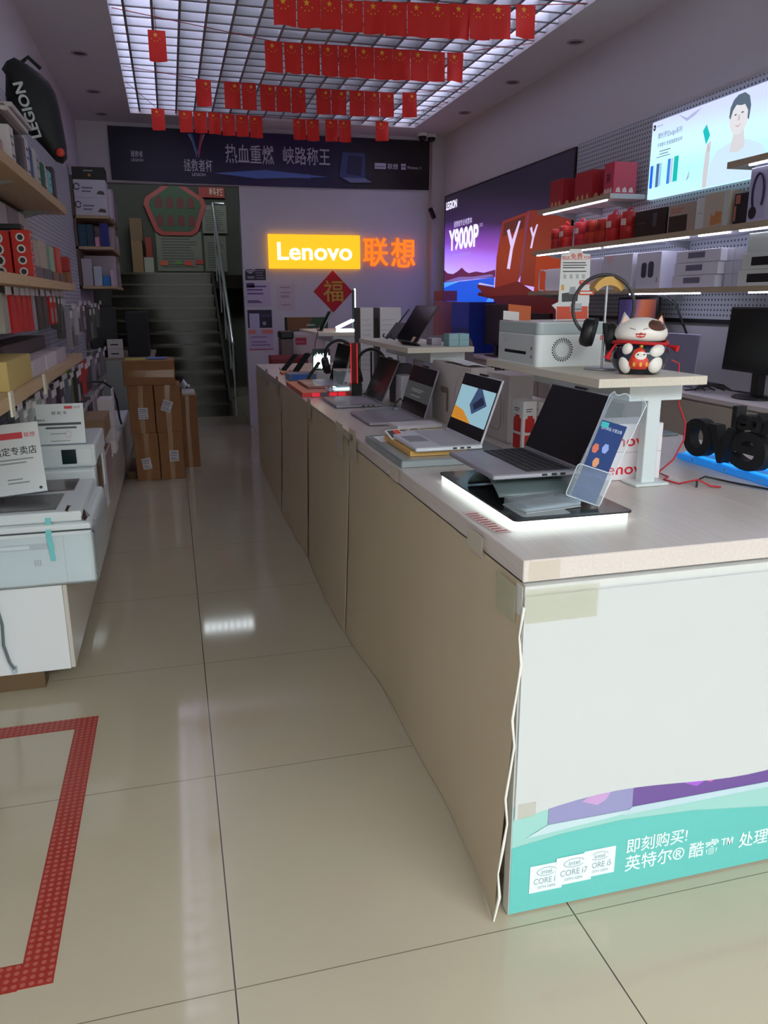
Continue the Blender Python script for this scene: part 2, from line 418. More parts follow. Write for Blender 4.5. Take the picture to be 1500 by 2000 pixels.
# downlights
n = 0
for side, xx, ys in (('left', -.515, (4.2, 5.55, 6.84, 7.97, 8.85)), ('right', 2.95, (3.9, 5.7, 6.8, 7.95))):
    for q, yy in enumerate(ys):
        d = thing('downlight', 'unlit round downlight, %s from the street in the %s soffit' % (ORD[q], side), 'ceiling light', T(xx, yy, ZC), 'soffit downlights')
        mb = MB(); mb.lathe([(.062, 0), (.062, -.006), (.05, -.008), (.046, -.002), (.046, 0)], mat((170, 160, 160), .4)); mb.build('trim_ring', d)
        MB().lathe([(.046, -.0015), (.03, -.0025), (.0, -.003)], mat((70, 66, 68), .5), 24).build('lens', d)
for q, (xx, yy, nm) in enumerate([(2.84, 8.98, 'left dome security camera of the pair in the far ceiling corner'), (2.96, 9.02, 'right dome security camera of the pair in the far ceiling corner')]):
    d = thing('dome_camera', nm, 'security camera', T(xx, yy, ZC), 'dome cameras')
    MB().lathe([(.055, 0), (.055, -.03), (.05, -.035)], WHITE).build('mount', d)
    MB().lathe([(.045, -.035), (.042, -.055), (.03, -.072), (.012, -.08), (0, -.081)], mat((25, 25, 28), .1)).build('dome', d)
d = thing('bracket_camera', 'small dark wall camera on a bracket on the pipe casing', 'security camera', T(3.0, 9.07, 2.38))
MB().tube([(.03, 0, .05), (0, -.03, .04), (-.02, -.05, 0)], .01, WHITE).build('bracket', d)
MB().cyl((-.06, -.1, .03), (.0, -.04, -.05), .028, BLACK).build('body', d)

# red floor tape
TAPM = bpy.data.materials.new('red_dotted_tape'); TAPM.use_nodes = True
_nt = TAPM.node_tree; _b = _nt.nodes['Principled BSDF']; _b.inputs['Roughness'].default_value = .45
_tc = _nt.nodes.new('ShaderNodeTexCoord'); _vo = _nt.nodes.new('ShaderNodeTexVoronoi'); _vo.inputs['Scale'].default_value = 56; _vo.inputs['Randomness'].default_value = 0
_cr = _nt.nodes.new('ShaderNodeValToRGB'); _cr.color_ramp.elements[0].color = lin((168, 84, 70)); _cr.color_ramp.elements[1].color = lin((150, 40, 28))
_cr.color_ramp.elements[0].position = .28; _cr.color_ramp.elements[1].position = .36
for a_, b_ in ((_tc.outputs['Object'], _vo.inputs['Vector']), (_vo.outputs['Distance'], _cr.inputs[0]), (_cr.outputs[0], _b.inputs['Base Color'])): _nt.links.new(a_, b_)
def tape(label, x0, x1, y0, y1): tag(MB().box(x0, x1, y0, y1, .0003, .0012, TAPM).build('floor_tape'), label, 'tape', 'red tape on the floor')
tape('red dotted floor tape running along the aisle', -.42, -.348, 1.49, 2.648)
tape('red floor tape strip across the aisle farther from the viewer', -1.0+.22, -.42, 2.575, 2.648)
tape('red dotted floor tape strip across the aisle nearest the viewer', -.79, -.42, 1.487, 1.562)

# ================================================================ display counter
COUNT = streaky('counter_laminate', (203, 191, 183), (211, 200, 193), 30, .28)
CARD = mat((190, 174, 146), .5, noise=.05, nscale=4, name='tan_card_sheet')
CZ = .89
ct = thing('display_counter', 'long laminate display counter with tan card side and white end panel', 'counter', (.68, 1.42, 0))
def at(x, y, z): return (x-.68, y-1.42, z)
MB().box(0, .755, 0, 5.42, CZ-.05, CZ-.0008, COUNT, .002).build('worktop', ct)
MB().box(.03, .75, .06, 5.38, .02, CZ-.05, mat((176, 160, 138), .6, name='carcass_board')).build('carcass', ct)
# warped card sheets along the aisle
BOW = [(1.38, .047), (1.47, .03), (1.6, .014), (1.85, .004), (2.6, .0), (2.97, .028), (3.12, .032), (3.3, .042), (3.5, .042), (4.22, .02), (5.08, .033), (6.0, .014), (6.9, 0)]
def bow(y):
    for (a, p), (b, q) in zip(BOW, BOW[1:]):
        if a <= y <= b: return p+(q-p)*(y-a)/(b-a)
    return 0
def sheet(y0, y1, ztop, warp, nm='side_sheet', x0=-.004):
    mb = MB(); rnd = random.Random(int(y0*100))
    a, b_, c_ = rnd.random(), rnd.random(), rnd.random()
    def fn(u, v):
        y = y0+(y1-y0)*u; z = .004+ztop*v
        w = (1-v)**1.3*(bow(y)+.002*math.sin(u*17+b_))
        return (x0-max(w, 0)-.003*math.sin(PI*v)*math.sin(u*5+c_), y-1.42, z)
    mb.grid(fn, 24, 14, CARD)
    return mb.build(nm, ct)
sheet(1.40, 3.12, CZ-.052, .042)
sheet(3.121, 4.15, CZ-.012, .028)
sheet(4.151, 5.2, CZ-.010, .03)
sheet(5.201, 6.84, CZ-.05, .02)
EDGE = mat((226, 222, 212), .6, name='torn_paper_edge')
mb = MB(); mb.grid(lambda u, v: (-.006-(1-v)**1.3*bow(3.11), 1.685+.016*u, .004+(CZ-.06)*v), 2, 12, EDGE); mb.build('seam_strip', ct)
mb = MB()
pts = [(-.046+.006*math.sin(i*2.1)+.040*(i/12)**.7, -.022, .004+i*(CZ-.1)/12) for i in range(13)]
mb.tube(pts, [.002+.002*math.sin(i*1.7)**2 for i in range(13)], EDGE, 6); mb.build('torn_edge', ct)
# clear tape patches on the sheet joins
TAPC = mat((236, 230, 216), .15, clear=.8, name='clear_tape')
TAPY = mat((226, 224, 200), .25, clear=.84, name='yellowed_tape')
for y, z, w, h, m_ in [(1.43, .745, .10, .085, TAPY), (1.62, .83, .10, .05, TAPC), (2.95, .80, .12, .12, TAPC), (3.2, .77, .14, .14, TAPC), (3.0, .87, .2, .03, TAPC), (4.0, .82, .1, .1, TAPC), (5.3, .80, .1, .12, TAPC), (5.9, .80, .12, .12, TAPC), (2.35, .85, .09, .04, TAPC)]:
    MB().box(-.012, -.0105, y-1.42, y-1.42+w, z, z+h, m_).build('tape_patch', ct)
# end panel toward the street
TEAL = mat((96, 182, 174), .35, name='teal_print'); TEALP = mat((150, 196, 188), .35, name='pale_teal_print')
PURP = mat((104, 76, 140), .35, name='purple_print'); LILAC = mat((140, 138, 178), .35, name='lilac_print'); PINKP = mat((196, 120, 190), .4)
EW = 1.25
mb = MB(); mb.M = FB(0, -.012, 0)
mb.box(-.006, EW, .004, CZ-.055, -.03, 0, mat((206, 206, 202), .5))
mb.rect(-.004, EW, .006, .30, .0012, TEALP)
wave = [(-.004, .19), (.12, .205), (.28, .212), (.48, .20), (.7, .17), (.95, .15), (EW, .15)]
mb.poly([(-.004, .006), (EW, .006)]+wave[::-1], .002, TEAL)
mb.poly([(.085, .238), (.305, .238), (.305, .34), (.085, .31)], .0026, LILAC)
mb.poly([(.305, .245), (EW, .245), (EW, .44), (.305, .36)], .0030, PURP)
mb.poly([(.03, .212), (.33, .232), (.305, .238), (.085, .238)], .0036, mat((186, 206, 210), .4))
mb.poly([(.28, .226), (EW, .235), (EW, .245), (.305, .245)], .0042, mat((180, 200, 208), .4))
for cx, cy, s_, cc in [(.52, .30, 1, (206, 96, 186)), (.56, .32, .8, (150, 120, 210)), (.21, .285, .7, (190, 150, 196)), (.48, .285, .6, (160, 90, 200)), (.60, .29, .5, (190, 180, 220))]:
    mb.poly([(cx-.06*s_, cy), (cx-.02*s_, cy+.02*s_), (cx+.01*s_, cy+.04*s_), (cx+.05*s_, cy+.02*s_), (cx+.03*s_, cy-.01*s_), (cx, cy-.025*s_)], .0033+.0001*s_, mat(cc, .4))
WT = mat((222, 238, 236), .4, name='white_print')
mb.text('即刻购买!', .30, .112, .042, WT, w=.17, z=.0032)
mb.text('英特尔® 酷睿™ 处理器', .30, .06, .045, WT, w=.46, z=.003)
mb.build('end_panel', ct)
mb = MB(); mb.M = FB(0, -.012, 0)
mb.grid(lambda u, v: (-.002+EW*u, (.268+.06*u**1.0+.02*math.sin(u*9)*(1-v))*(1-v)+(CZ-.075)*v, .0045+.0015*math.sin(u*7+v*3)*math.sin(v*5)+.001), 24, 14, mat((194, 196, 194), .6, noise=.02, nscale=5, name='white_cover_paper'))
mb.build('cover_paper', ct)
for i, (x0, y0, w, h, t_) in enumerate([(.045, .055, .085, .075, 'CORE i3'), (.112, .062, .095, .078, 'CORE i7'), (.185, .068, .085, .075, 'CORE i5')]):
    mb = MB(); mb.M = FB(0, -.0142-.0004*(i == 1), 0)
    mb.rect(x0, x0+w, y0, y0+h, .0012+.0006*(i == 1), WT); zz = .0019+.0006*(i == 1)
    G2 = mat((150, 160, 165), .5)
    mb.text('intel', x0+w*.5, y0+h*.66, h*.16, G2, z=zz, align='C')
    ring = ell(x0+w*.5, y0+h*.74, w*.3, h*.16, 24, 20, 330); ri = ell(x0+w*.5, y0+h*.74, w*.275, h*.135, 24, 20, 330)
    mb.poly(ring+ri[::-1], zz, G2)
    mb.text(t_, x0+w*.12, y0+h*.3, h*.22, G2, w=w*.76, z=zz); mb.text('10TH GEN', x0+w*.25, y0+h*.12, h*.1, G2, z=zz)
    mb.build('poster_badge', ct)
mb = MB(); mb.M = FB(0, -.0155, 0)
mb.rect(.0, .17, .755, .832, .0062, TAPY); mb.build('corner_tape', ct)
mb = MB(); mb.M = FB(0, -.0005, 0); mb.rect(.012, .085, CZ-.047, CZ-.004, .0006, TAPC); mb.build('edge_tape', ct)
mb = MB(); mb.M = FB(0, -.0166, 0)
mb.rect(.005, .05, .27, .31, .0012, TAPC); mb.build('edge_tape', ct)
# the neighbouring counter
c2 = thing('display_counter', 'second laminate counter standing behind the nearest one along its right side', 'counter', (1.437, 1.42, 0))
MB().box(0, .52, 0, 5.42, CZ-.05, CZ-.0008, COUNT, .002).build('worktop', c2)
MB().box(.005, .50, .06, 5.38, .02, CZ-.05, mat((176, 160, 138), .6, name='carcass_board2')).build('carcass', c2)
# price strip sticker on the near edge of the counter
mb = MB(); mb.M = FT(0, 0, 0)
mb.rect(-.02, .02, -.1, .1, .0004, mat((214, 190, 186), .5)); mb.lines(-.017, .017, [-.09+.02*i for i in range(9)], .008, mat((160, 60, 60), .6), .0008)
tag(mb.build('sticker', M=T(.715, 1.72, CZ) @ RZ(4)), 'small red lettered sticker on the near counter edge', 'sticker')

# ---------------------------------------------------------------- riser shelves on the counter
RISW = streaky('riser_board', (206, 196, 178), (216, 208, 192), 40)
LEGW = mat((214, 222, 222), .4, name='white_steel_leg')
def riser(label, x0, x1, y0, y1, zt, posts):
    t = thing('riser_shelf', label, 'shelf', ((x0+x1)/2, (y0+y1)/2, CZ), 'riser shelves on the counter')
    cx, cy = (x0+x1)/2, (y0+y1)/2
    MB().box(x0-cx, x1-cx, y0-cy, y1-cy, zt-.024-CZ, zt-CZ, RISW, .001).build('board', t)
    for px, py in posts:
        l = MB().box(px-.022-cx, px+.022-cx, py-.016-cy, py+.016-cy, .006, zt-.024-CZ, LEGW, .002).build('leg', t)
        MB().box(px-.055-cx, px+.055-cx, py-.04-cy, py+.04-cy, 0, .008, LEGW, .002).build('foot_plate', l)
    py0, py1 = posts[0][1], posts[-1][1]
    MB().box(posts[0][0]-.085-cx, posts[0][0]+.085-cx, py0-.018-cy, py1+.018-cy, zt-.075-CZ, zt-.0245-CZ, LEGW).build('beam', t)
    return t
riser('nearest riser shelf on the counter carrying the white printer and lucky cat', 1.09, 1.425, 1.87, 2.66, 1.213, [(1.325, 1.975), (1.325, 2.56)])
riser('middle riser shelf on the counter carrying tablet stands', 1.02, 1.34, 3.42, 4.38, 1.21, [(1.24, 3.52), (1.24, 4.28)])
riser('farthest riser shelf on the counter with the bright white lit stand', 1.03, 1.36, 5.72, 6.6, 1.19, [(1.24, 5.82), (1.24, 6.5)])

# ---------------------------------------------------------------- laptops
LAPG = mat((168, 166, 174), .35, .6, name='grey_laptop_metal')
LAPP = mat((176, 168, 176), .4, .5, name='pinkish_laptop_metal')
LAPS = mat((222, 222, 230), .35, .3, name='silver_laptop_metal')
KEYM = mat((30, 30, 34), .5, name='dark_keys')
def laptop(label, x, y, z, w, d, lean, sh, body, screen, tilt=0, keys=True, yaw=0):
    """front edge toward -X; w runs along Y, d along X; origin at the front near corner"""
    t = thing('laptop', label, 'laptop', T(x, y, z) @ RZ(yaw) @ RY(-tilt), 'open laptops on the counter')
    MB().box(0, d, 0, w, 0, .014, body, .003).build('base', t)
    kb = MB()
    kb.rect(d*.40, d*.93, w*.05, w*.95, .0146, mat((70, 68, 76) if keys else (176, 172, 182), .5))
    k_ = kb.build('keyboard', t)
    if keys:
        rows, cols = 6, 15
        kw, kh = w*.90/cols, d*.52/rows
        q = MB()
        for r_ in range(rows):
            for c_ in range(cols):
                q.box(d*.405+r_*kh+kh*.1, d*.405+(r_+1)*kh-kh*.1, w*.05+c_*kw+kw*.1, w*.05+(c_+1)*kw-kw*.1, .0146, .0165, KEYM)
        q.build('keys', k_)
    tp = MB(); tp.rect(d*.06, d*.36, w*.33, w*.67, .0146, mat((150, 148, 156), .3)); tp.build('touchpad', t)
    pt = MB()
    for q_ in (.55, .66, .76): pt.box(d*q_, d*(q_+.06), -.0004, .001, .004, .010, BLACK)
    pt.build('ports', t)
    L_ = MB(); L_.M = T(d-.004, 0, .014) @ RY(lean)
    L_.box(-.004, .003, .002, w-.002, 0, sh, body, .002)
    L_.box(-.004, .003, w*.40, w*.60, sh-.002, sh+.006, BLACK, .001)
    lid = L_.build('lid', t)
    S_ = MB(); S_.M = T(d-.004, 0, .014) @ RY(lean) @ F((-.0046, w-.006, .006), (0, -1, 0), (0, 0, 1))
    W_, H_ = w-.012, sh-.010
    S_.rect(0, W_, 0, H_, 0, BLACKG)
    if screen: screen(S_, W_, H_)
    S_.build('screen', lid)
    return t
# board with a lit rim, and the first laptop on its curved stand
bd = thing('display_board', 'black display board with a glowing white rim under the nearest laptop', 'display board', T(.752, 1.63, CZ), None)
mb = MB(); mb.M = F((0, 0, 0), (1, 0, 0), (0, 1, 0)); mb.prism(rrect(.004, .31, .004, .548, .012), 0.0005, .02, mat((235, 250, 245), .4, emit=2.4, name='rim_light')); mb.build('lit_rim', bd)
mb = MB(); mb.prism(rrect(0, .318, 0, .556, .014), .02, .0245, mat((26, 28, 30), .15, name='black_gloss')); mb.prism(rrect(.03, .16, .02, .15, .01), .0246, .0252, mat((160, 165, 165), .3)); mb.build('top', bd)
mb = MB(); mb.M = F((.02, .5, .0247), (0, -1, 0), (1, 0, 0)); mb.text('YOGA', 0, 0, .012, mat((170, 170, 190), .4), z=.0006); mb.build('lettering', bd)
ar = tag(MB().grid(lambda u, v: ((v)*.24, .06+.22*u, .010+.053*math.sin(PI*min(1, .06+.94*u))**.8*(1-.15*v)-.0), 16, 4, mat((92, 104, 104), .35, name='grey_green_sheet')).build('laptop_stand', M=T(.775, 1.72, CZ+.0175)), 'curved dark grey laptop stand arching over the black display board', 'laptop stand')
sm = ar.modifiers.new('thickness', 'SOLIDIFY'); sm.thickness = .004
laptop('nearest grey laptop with a large black screen on the glowing board', .76, 1.785, CZ+.086, .335, .245, 24, .206, LAPG, None, yaw=0)
# acrylic leaflet stand beside it
st = thing('leaflet_stand', 'clear acrylic leaflet stand with wavy top beside the nearest laptop', 'leaflet stand', F((.945, 1.735, CZ+.043), (.692, -.689, -.216), (.461, .191, .867)) @ Matrix.Diagonal((.95, 1.17, 1, 1)))
wav = [(0, 0), (.085, 0), (.10, .245)]+[(.10-.1*t, .245+.012*abs(math.sin(t*PI*2.5))) for t in [i/12 for i in range(1, 12)]]+[(0.0, .245)]
mb = MB(); mb.prism(wav, 0, .003, ACRYL); mb.tube([(x, y, .0015) for x, y in wav], .0013, mat((235, 240, 245), .2), 4, True); mb.build('back_plate', st)
mb = MB(); mb.prism(rrect(-.005, .09, .0, .075, .008), .016, .018, ACRYL); mb.tube([(x, y, .017) for x, y in rrect(-.005, .09, .0, .075, .008)], .0012, mat((235, 240, 245), .2), 4, True); mb.build('front_pocket', st)
mb = MB(); mb.box(0, .085, .0, .003, .003, .016, ACRYL); mb.build('base', st)
lf = MB(); lf.box(.008, .076, .004, .185, .005, .007, mat((32, 62, 120), .4)); lf.text('这件商品 才是主角', .014, .165, .008, mat((210, 220, 240), .5), w=.055, z=.0072)
for i, (xx, yy, c) in enumerate([(.02, .12, (220, 120, 90)), (.045, .125, (150, 170, 230)), (.035, .09, (230, 160, 110))]): lf.poly(ell(xx, yy, .009, .012, 6), .0074, mat(c, .5))
lf.lines(.014, .07, [.06, .03], .003, mat((70, 104, 160), .5), .0075); lf.rect(.01, .03, .17, .182, .0074, mat((60, 190, 190), .5))
lfo = lf.build('leaflet'); lfo.matrix_world = st.matrix_world.copy(); tag(lfo, 'dark blue printed leaflet held in the wavy acrylic stand', 'leaflet')
def price_holder(label, M, w, d, group='clear price holders on the counter', h=.016):
    t = thing('price_holder', label, 'price holder', M, group)
    MB().box(0, w, 0, d, 0, .004, mat((225, 228, 230), .2, clear=.6), .001).build('base', t)
    MB().box(0, w, 0, d, .005, h, ACRYL, .002).build('cover', t)
    mb = MB(); mb.M = FT(0, 0, 0); mb.rect(.006, w-.006, .006, d-.006, .0045, mat((205, 205, 208), .6)); mb.lines(.012, w-.02, [.015+.011*i for i in range(int((d-.02)/.011))], .004, GREY, .0049); mb.build('price_card', t)
price_holder('clear price block on the glowing board before the nearest laptop', T(.80, 1.668, CZ+.0255) @ RZ(10), .165, .1, h=.02)

# second laptop with its raised tray
tr = thing('display_tray', 'grey glass display tray under the laptop showing a bright picture', 'display tray', T(.692, 2.38, CZ))
MB().box(0, .40, 0, .50, 0, .022, mat((150, 158, 160), .3, name='grey_tray_edge'), .002).build('base', tr)
mb = MB(); mb.box(.0, .40, 0, .50, .022, .026, mat((150, 160, 166), .08, clear=.35, name='grey_glass')); mb.build('glass_top', tr)
mb = MB(); mb.rect(.02, .12, .34, .47, .0266, PAPER); mb.build('white_sheet', tr)
yb = tag(MB().box(0, .20, 0, .33, 0, .018, mat((226, 176, 96), .5, name='yellow_board'), .001).build('board', M=T(.735, 2.43, CZ+.0266)), 'yellow-edged board between the glass tray and the second laptop', 'board')
def scr2(S, W, H):
    S.rect(W*.02, W*.98, H*.20, H*.80, .0006, mat((150, 190, 205), .4, emit=.75, name='screen_sky'))
    S.poly([(W*.02, H*.2), (W*.6, H*.2), (W*.3, H*.38), (W*.02, H*.42)], .0009, mat((225, 150, 50), .4, emit=.6, name='screen_sand'))
    S.poly([(W*.42, H*.5), (W*.55, H*.36), (W*.86, H*.56), (W*.62, H*.80), (W*.50, H*.80)], .0011, mat((70, 90, 130), .4, emit=.5, name='screen_device'))
    S.poly([(W*.5, H*.52), (W*.58, H*.44), (W*.80, H*.58), (W*.68, H*.68)], .0013, mat((40, 50, 80), .4, emit=.4, name='screen_device_dark'))
laptop('second nearest laptop, silver, showing a bright picture on its screen', .745, 2.40, CZ+.046, .35, .235, 19, .222, LAPS, scr2, keys=False)
tc_ = thing('price_card', 'small red and dark price card on the second laptop corner', 'price card', T(.735, 2.66, CZ+.0446) @ RZ(20))
mb = MB(); mb.M = FT(0, 0, 0) @ RX(30); mb.box(0, .06, 0, .05, 0, .004, PAPER); mb.rect(.004, .03, .004, .046, .0046, mat((70, 60, 70), .6)); mb.rect(.03, .056, .004, .046, .0047, mat((205, 80, 40), .6)); mb.build('card', tc_)
wb_ = thing('tissue_tray', 'pale wooden tray under a white slab beside the second laptop', 'tray', T(.86, 2.905, CZ) @ RZ(4))
MB().box(0, .16, 0, .12, 0, .035, mat((200, 180, 150), .5), .002).build('tray', wb_)
MB().box(-.03, .16, .01, .13, .036, .05, mat((212, 204, 206), .5), .002).build('slab', wb_)
MB().tube([(.03+.045*math.cos(a), -.01, .0+.045*math.sin(a)) for a in [PI*i/12 for i in range(13)]], .002, WHITE, 6).build('cable_loop', wb_)
def scr3(S, W, H):
    S.rect(0, W, H*.28, H*.66, .0006, mat((70, 72, 74), .3, emit=.5, name='screen_dim'))
    S.lines(W*.25, W*.75, [H*.5, H*.46, H*.36], H*.02, mat((120, 120, 122), .3, emit=.5), .0009)
laptop('third nearest laptop, pinkish grey, with a dim page on its screen', .80, 3.26, CZ+.001, .38, .255, 17, .225, LAPP, scr3, keys=False)
laptop('fourth nearest laptop, grey, with a headset behind its dark screen', .775, 3.86, CZ+.001, .38, .245, 24, .235, LAPG, None, keys=False)
price_holder('clear price holder at the fourth laptop from the viewer', T(.90, 3.66, CZ+.001) @ RZ(8), .15, .06)
price_holder('clear price holder in front of the red-edged tray', T(.83, 4.32, CZ+.032) @ RZ(5), .13, .08)
# red lit tray
rt = thing('display_tray', 'red-lit display tray under the fifth laptop', 'display tray', T(.685, 4.36, CZ))
mb = MB(); mb.box(0, .34, 0, .66, 0, .028, mat((200, 110, 92), .4, name='red_tray')); mb.build('base', rt)
mb = MB(); mb.M = FB(0, -.0006, 0)
for i in range(5): mb.rect(.004+.05*i, .048+.05*i, .004, .025, .0003, mat((230, 40, 60) if i in (0, 1, 3, 4) else (90, 80, 95), .4, emit=.7 if i in (1, 3, 4) else .25, name='red_light'))
mb.build('light_strip', rt)
laptop('fifth nearest laptop with black screen on the red-lit tray', .745, 4.54, CZ+.0285, .40, .215, 15, .235, mat((150, 110, 106), .35, .4), None, keys=False)
def headset(name, label, M, group=None, band=BLACK, s=1):
    t = thing(name, label, 'headset', M, group)
    mb = MB(); mb.tube([(s*.085*math.cos(a), 0, s*.09*math.sin(a)) for a in [math.radians(-20+220*i/24) for i in range(25)]], s*.009, band, 8); mb.build('headband', t)
    for sx in (-1, 1):
        c_ = MB(); c_.M = T(sx*s*.08, 0, -s*.055) @ RY(sx*12) @ Matrix.Rotation(PI/2, 4, 'Y')
        c_.lathe([(0, -.022*s), (.03*s, -.022*s), (.04*s, -.012*s), (.042*s, .01*s), (.036*s, .02*s), (0, .022*s)], BLACK, 20, 1.25, .95)
        c_.build('ear_cup', t)
    return t
for nm_, x_, y_, s_, h_ in (('fourth', 1.10, 4.42, .98, .168), ('fifth', 1.045, 5.06, 1.1, .178)):
    headset('headset', ('black' if nm_ == 'fourth' else 'large black')+' headset on a stand behind the %s laptop screen' % nm_, T(x_, y_, CZ+h_) @ RZ(-6), 'headsets behind laptops', s=s_)
    t = thing('headset_stand', 'thin black stand carrying the headset behind the %s laptop' % nm_, 'stand', T(x_, y_, CZ), 'headset stands')
    MB().lathe([(.05, 0), (.05, .006), (0, .008)], BLACK).build('base', t); MB().cyl((0, 0, .007), (0, 0, h_+.09*s_-.012*s_), .006, BLACK, 8).build('pole', t)
rb = thing('light_bar', 'upright red glowing acrylic bar beside the fifth laptop', 'light', T(.945, 4.262, CZ+.0005))
mb = MB(); mb.box(0, .035, 0, .02, .08, .30, mat((140, 20, 22), .3, emit=.1, name='red_acrylic'), .002)
for x_ in (0, .035): mb.cyl((x_, .0, .07), (x_, .0, .30), .003, mat((255, 60, 60), .3, emit=.5, name='red_tube'), 6)
mb.build('bar', rb); MB().box(.0, .06, -.01, .05, 0, .08, BLACK, .003).build('base', rb)
gb = thing('display_cube', 'clear acrylic cube on a bright white base beside the red bar', 'display cube', T(.885, 4.37, CZ+.029))
mb = MB(); mb.box(0, .10, 0, .1, .02, .115, ACRYL, .001)
for a, b_ in [((0, 0), (.1, 0)), ((0, 0), (0, .1)), ((.1, 0), (.1, .1)), ((0, .1), (.1, .1))]: mb.cyl((*a, .115), (*b_, .115), .002, mat((240, 190, 185), .3), 6)
mb.build('cube', gb); mb = MB(); mb.box(-.005, .105, -.004, .1, 0, .018, mat((240, 255, 250), .3, emit=1.4, name='white_light')); mb.build('lit_base', gb)

# far end of the counter
lb = thing('light_box', 'small lit lightbox with white slashes at the far counter end', 'light', T(.93, 5.3, CZ) @ RZ(-8))
MB().box(0, .14, 0, .1, 0, .065, mat((200, 200, 196), .4), .002).build('stand', lb)
mb = MB(); mb.box(-.02, .10, .02, .08, .066, .21, mat((40, 60, 60), .4)); mb.M = FB(0, .0194, 0)
rnd = random.Random(3)
for i in range(16):
    x_ = -.016+.007*i; y_ = .075+.02*rnd.random(); mb.poly([(x_, y_), (x_+.006, y_), (x_+.009, y_+.06+.05*rnd.random()), (x_+.003, y_+.06+.04*rnd.random())], .0008, mat((235, 255, 250), .4, emit=2.6, name='slash_light'))
mb.build('lit_face', lb)
ds = thing('phone_stand', 'dark green phone leaning on a clear stand at the far counter end', 'phone', T(.82, 5.06, CZ+.012) @ RY(38))
MB().box(-.004, .004, 0, .075, .0, .16, mat((18, 34, 30), .3), .002).build('phone', ds)
MB().box(-.01, .012, .02, .055, -.0, .03, ACRYL).build('stand', ds)
box_thing('tablet_box', 'flat blue and grey box at the far counter end', 'box', (.745, .93, 5.3, 5.5, CZ, CZ+.045), mat((96, 110, 140), .5), front=lambda mb, a, b, h: mb.add([(-a+.02, -b-.0008, .004), (a-.05, -b-.0008, .004), (a-.05, -b-.0008, h-.004), (-a+.02, -b-.0008, h-.004)], [(0, 1, 2, 3)], mat((50, 100, 180), .5)))
def tablet_stand(label, M, w=.12, h=.17, c=(24, 26, 34)):
    t = thing('tablet_stand', label, 'tablet', M, 'tablets on stands')
    MB().box(-.004, .004, -w/2, w/2, .01, h, mat(c, .15), .003).build('tablet', t)
    for s_ in (-1, 1): MB().tube([(-.03, s_*w*.3, .012), (-.012, s_*w*.3, .002), (.006, s_*w*.3, .01), (.01, s_*w*.3, h+.02)], .003, DARKM, 6).build('prong', t)
    return t
tablet_stand('grey tablet on a stand, farthest on the counter end', T(.80, 6.05, CZ) @ RZ(8) @ RY(42))
tablet_stand('dark tablet on a wire stand, nearer on the counter end', T(.85, 5.80, CZ) @ RZ(8) @ RY(38), .13, .19)
box_thing('phone_box', 'orange phone box lying under the far tablets', 'box', (.76, .86, 5.75, 5.9, CZ, CZ+.018), mat((214, 120, 60), .5))

# ================================================================ things on and under the nearest riser
RS = 1.213
pr = thing('photo_printer', 'white desktop printer with grey lid on the nearest riser shelf', 'printer', T(1.10, 2.27, RS))
PW, PD, PH = .245, .32, .137
mb = MB(); mb.prism(rrect(0, PW, 0, PD, .018), .0, PH-.038, mat((228, 232, 232), .4, name='printer_white')); mb.build('body', pr)
mb = MB(); mb.prism(rrect(0, PW, 0, PD, .018), PH-.037, PH-.004, mat((172, 182, 184), .4, name='printer_grey')); mb.prism(rrect(.001, PW-.001, .001, PD-.001, .018), PH-.004, PH, mat((205, 208, 210), .35)); mb.build('lid', pr)
mb = MB(); mb.M = F((-.0006, PD-.02, 0), (0, -1, 0), (0, 0, 1))
mb.rect(0, PD-.045, .006, PH-.042, 0, mat((196, 200, 200), .45)); mb.rect(.05, .22, .034, .044, .0006, BLACK); mb.text('Lenovo', .045, .072, .006, GREY, z=.0006)
mb.rect(.255, .262, .05, .06, .0006, BLACK); mb.rect(.255, .262, .025, .033, .0006, BLACK); mb.build('front_panel', pr)
mb = MB(); mb.M = FB(0, -.0004, 0)
for rr, n_, sz in ((.034, 26, .0026), (.029, 26, .0021), (.0245, 24, .0016)):
    for i in range(n_):
        a = 2*PI*(i+(.5 if rr == .029 else 0))/n_; mb.poly(ell(.085+rr*math.cos(a), .052+rr*math.sin(a), sz, sz, 8), .0006, BLACK)
mb.build('vent_ring', pr)
mb = MB(); mb.M = FB(0, -.0004, 0); mb.rect(PW-.03, PW-.018, .08, .095, .0006, mat((226, 120, 110), .5)); mb.build('label', pr)
# printed cards standing on the printer
ps = thing('display_card', 'white printed stand card with red lettering standing on the white printer', 'display card', F((1.255, 2.46, RS+PH), (1, -.10, 0), (0, .14, 1)))
PSM = mat((222, 222, 220), .55, name='card_stock'); ORP = mat((214, 72, 34), .5, name='orange_print')
mb = MB(); mb.prism([(0, 0), (.115, 0), (.115, .045), (.118, .06), (.122, .215), (.095, .218), (.09, .232), (.05, .232), (.045, .218), (.02, .215), (.008, .06), (-.015, .05), (.0, .035)], 0, .003, PSM)
mb.text('到店', .022, .196, .014, ORP, z=.0038); mb.text('免费', .052, .197, .022, ORP, z=.0038, w=.042); mb.text('打印', .098, .198, .012, ORP, z=.0038)
mb.lines(.024, .11, [.186, .178, .17, .158], .003, INK, .0038, seed=4)
for i in range(4): mb.rect(.026+.022*i, .036+.022*i, .136, .150, .0038, mat((180, 180, 182), .6))
mb.rect(.002, .112, .003, .045, .0038, ORP)
mb.rect(.018, .028, .098, .116, .004, mat((210, 160, 60), .5))
mb.poly([(.02, .06), (.075, .062), (.078, .085), (.06, .092), (.02, .088)], .0042, BLACK); mb.poly([(.045, .085), (.07, .086), (.068, .11), (.05, .108)], .0044, mat((150, 152, 156), .5))
mb.rect(.05, .09, .028, .055, .0043, mat((176, 180, 182), .5)); mb.rect(.055, .088, .034, .037, .0046, INK)
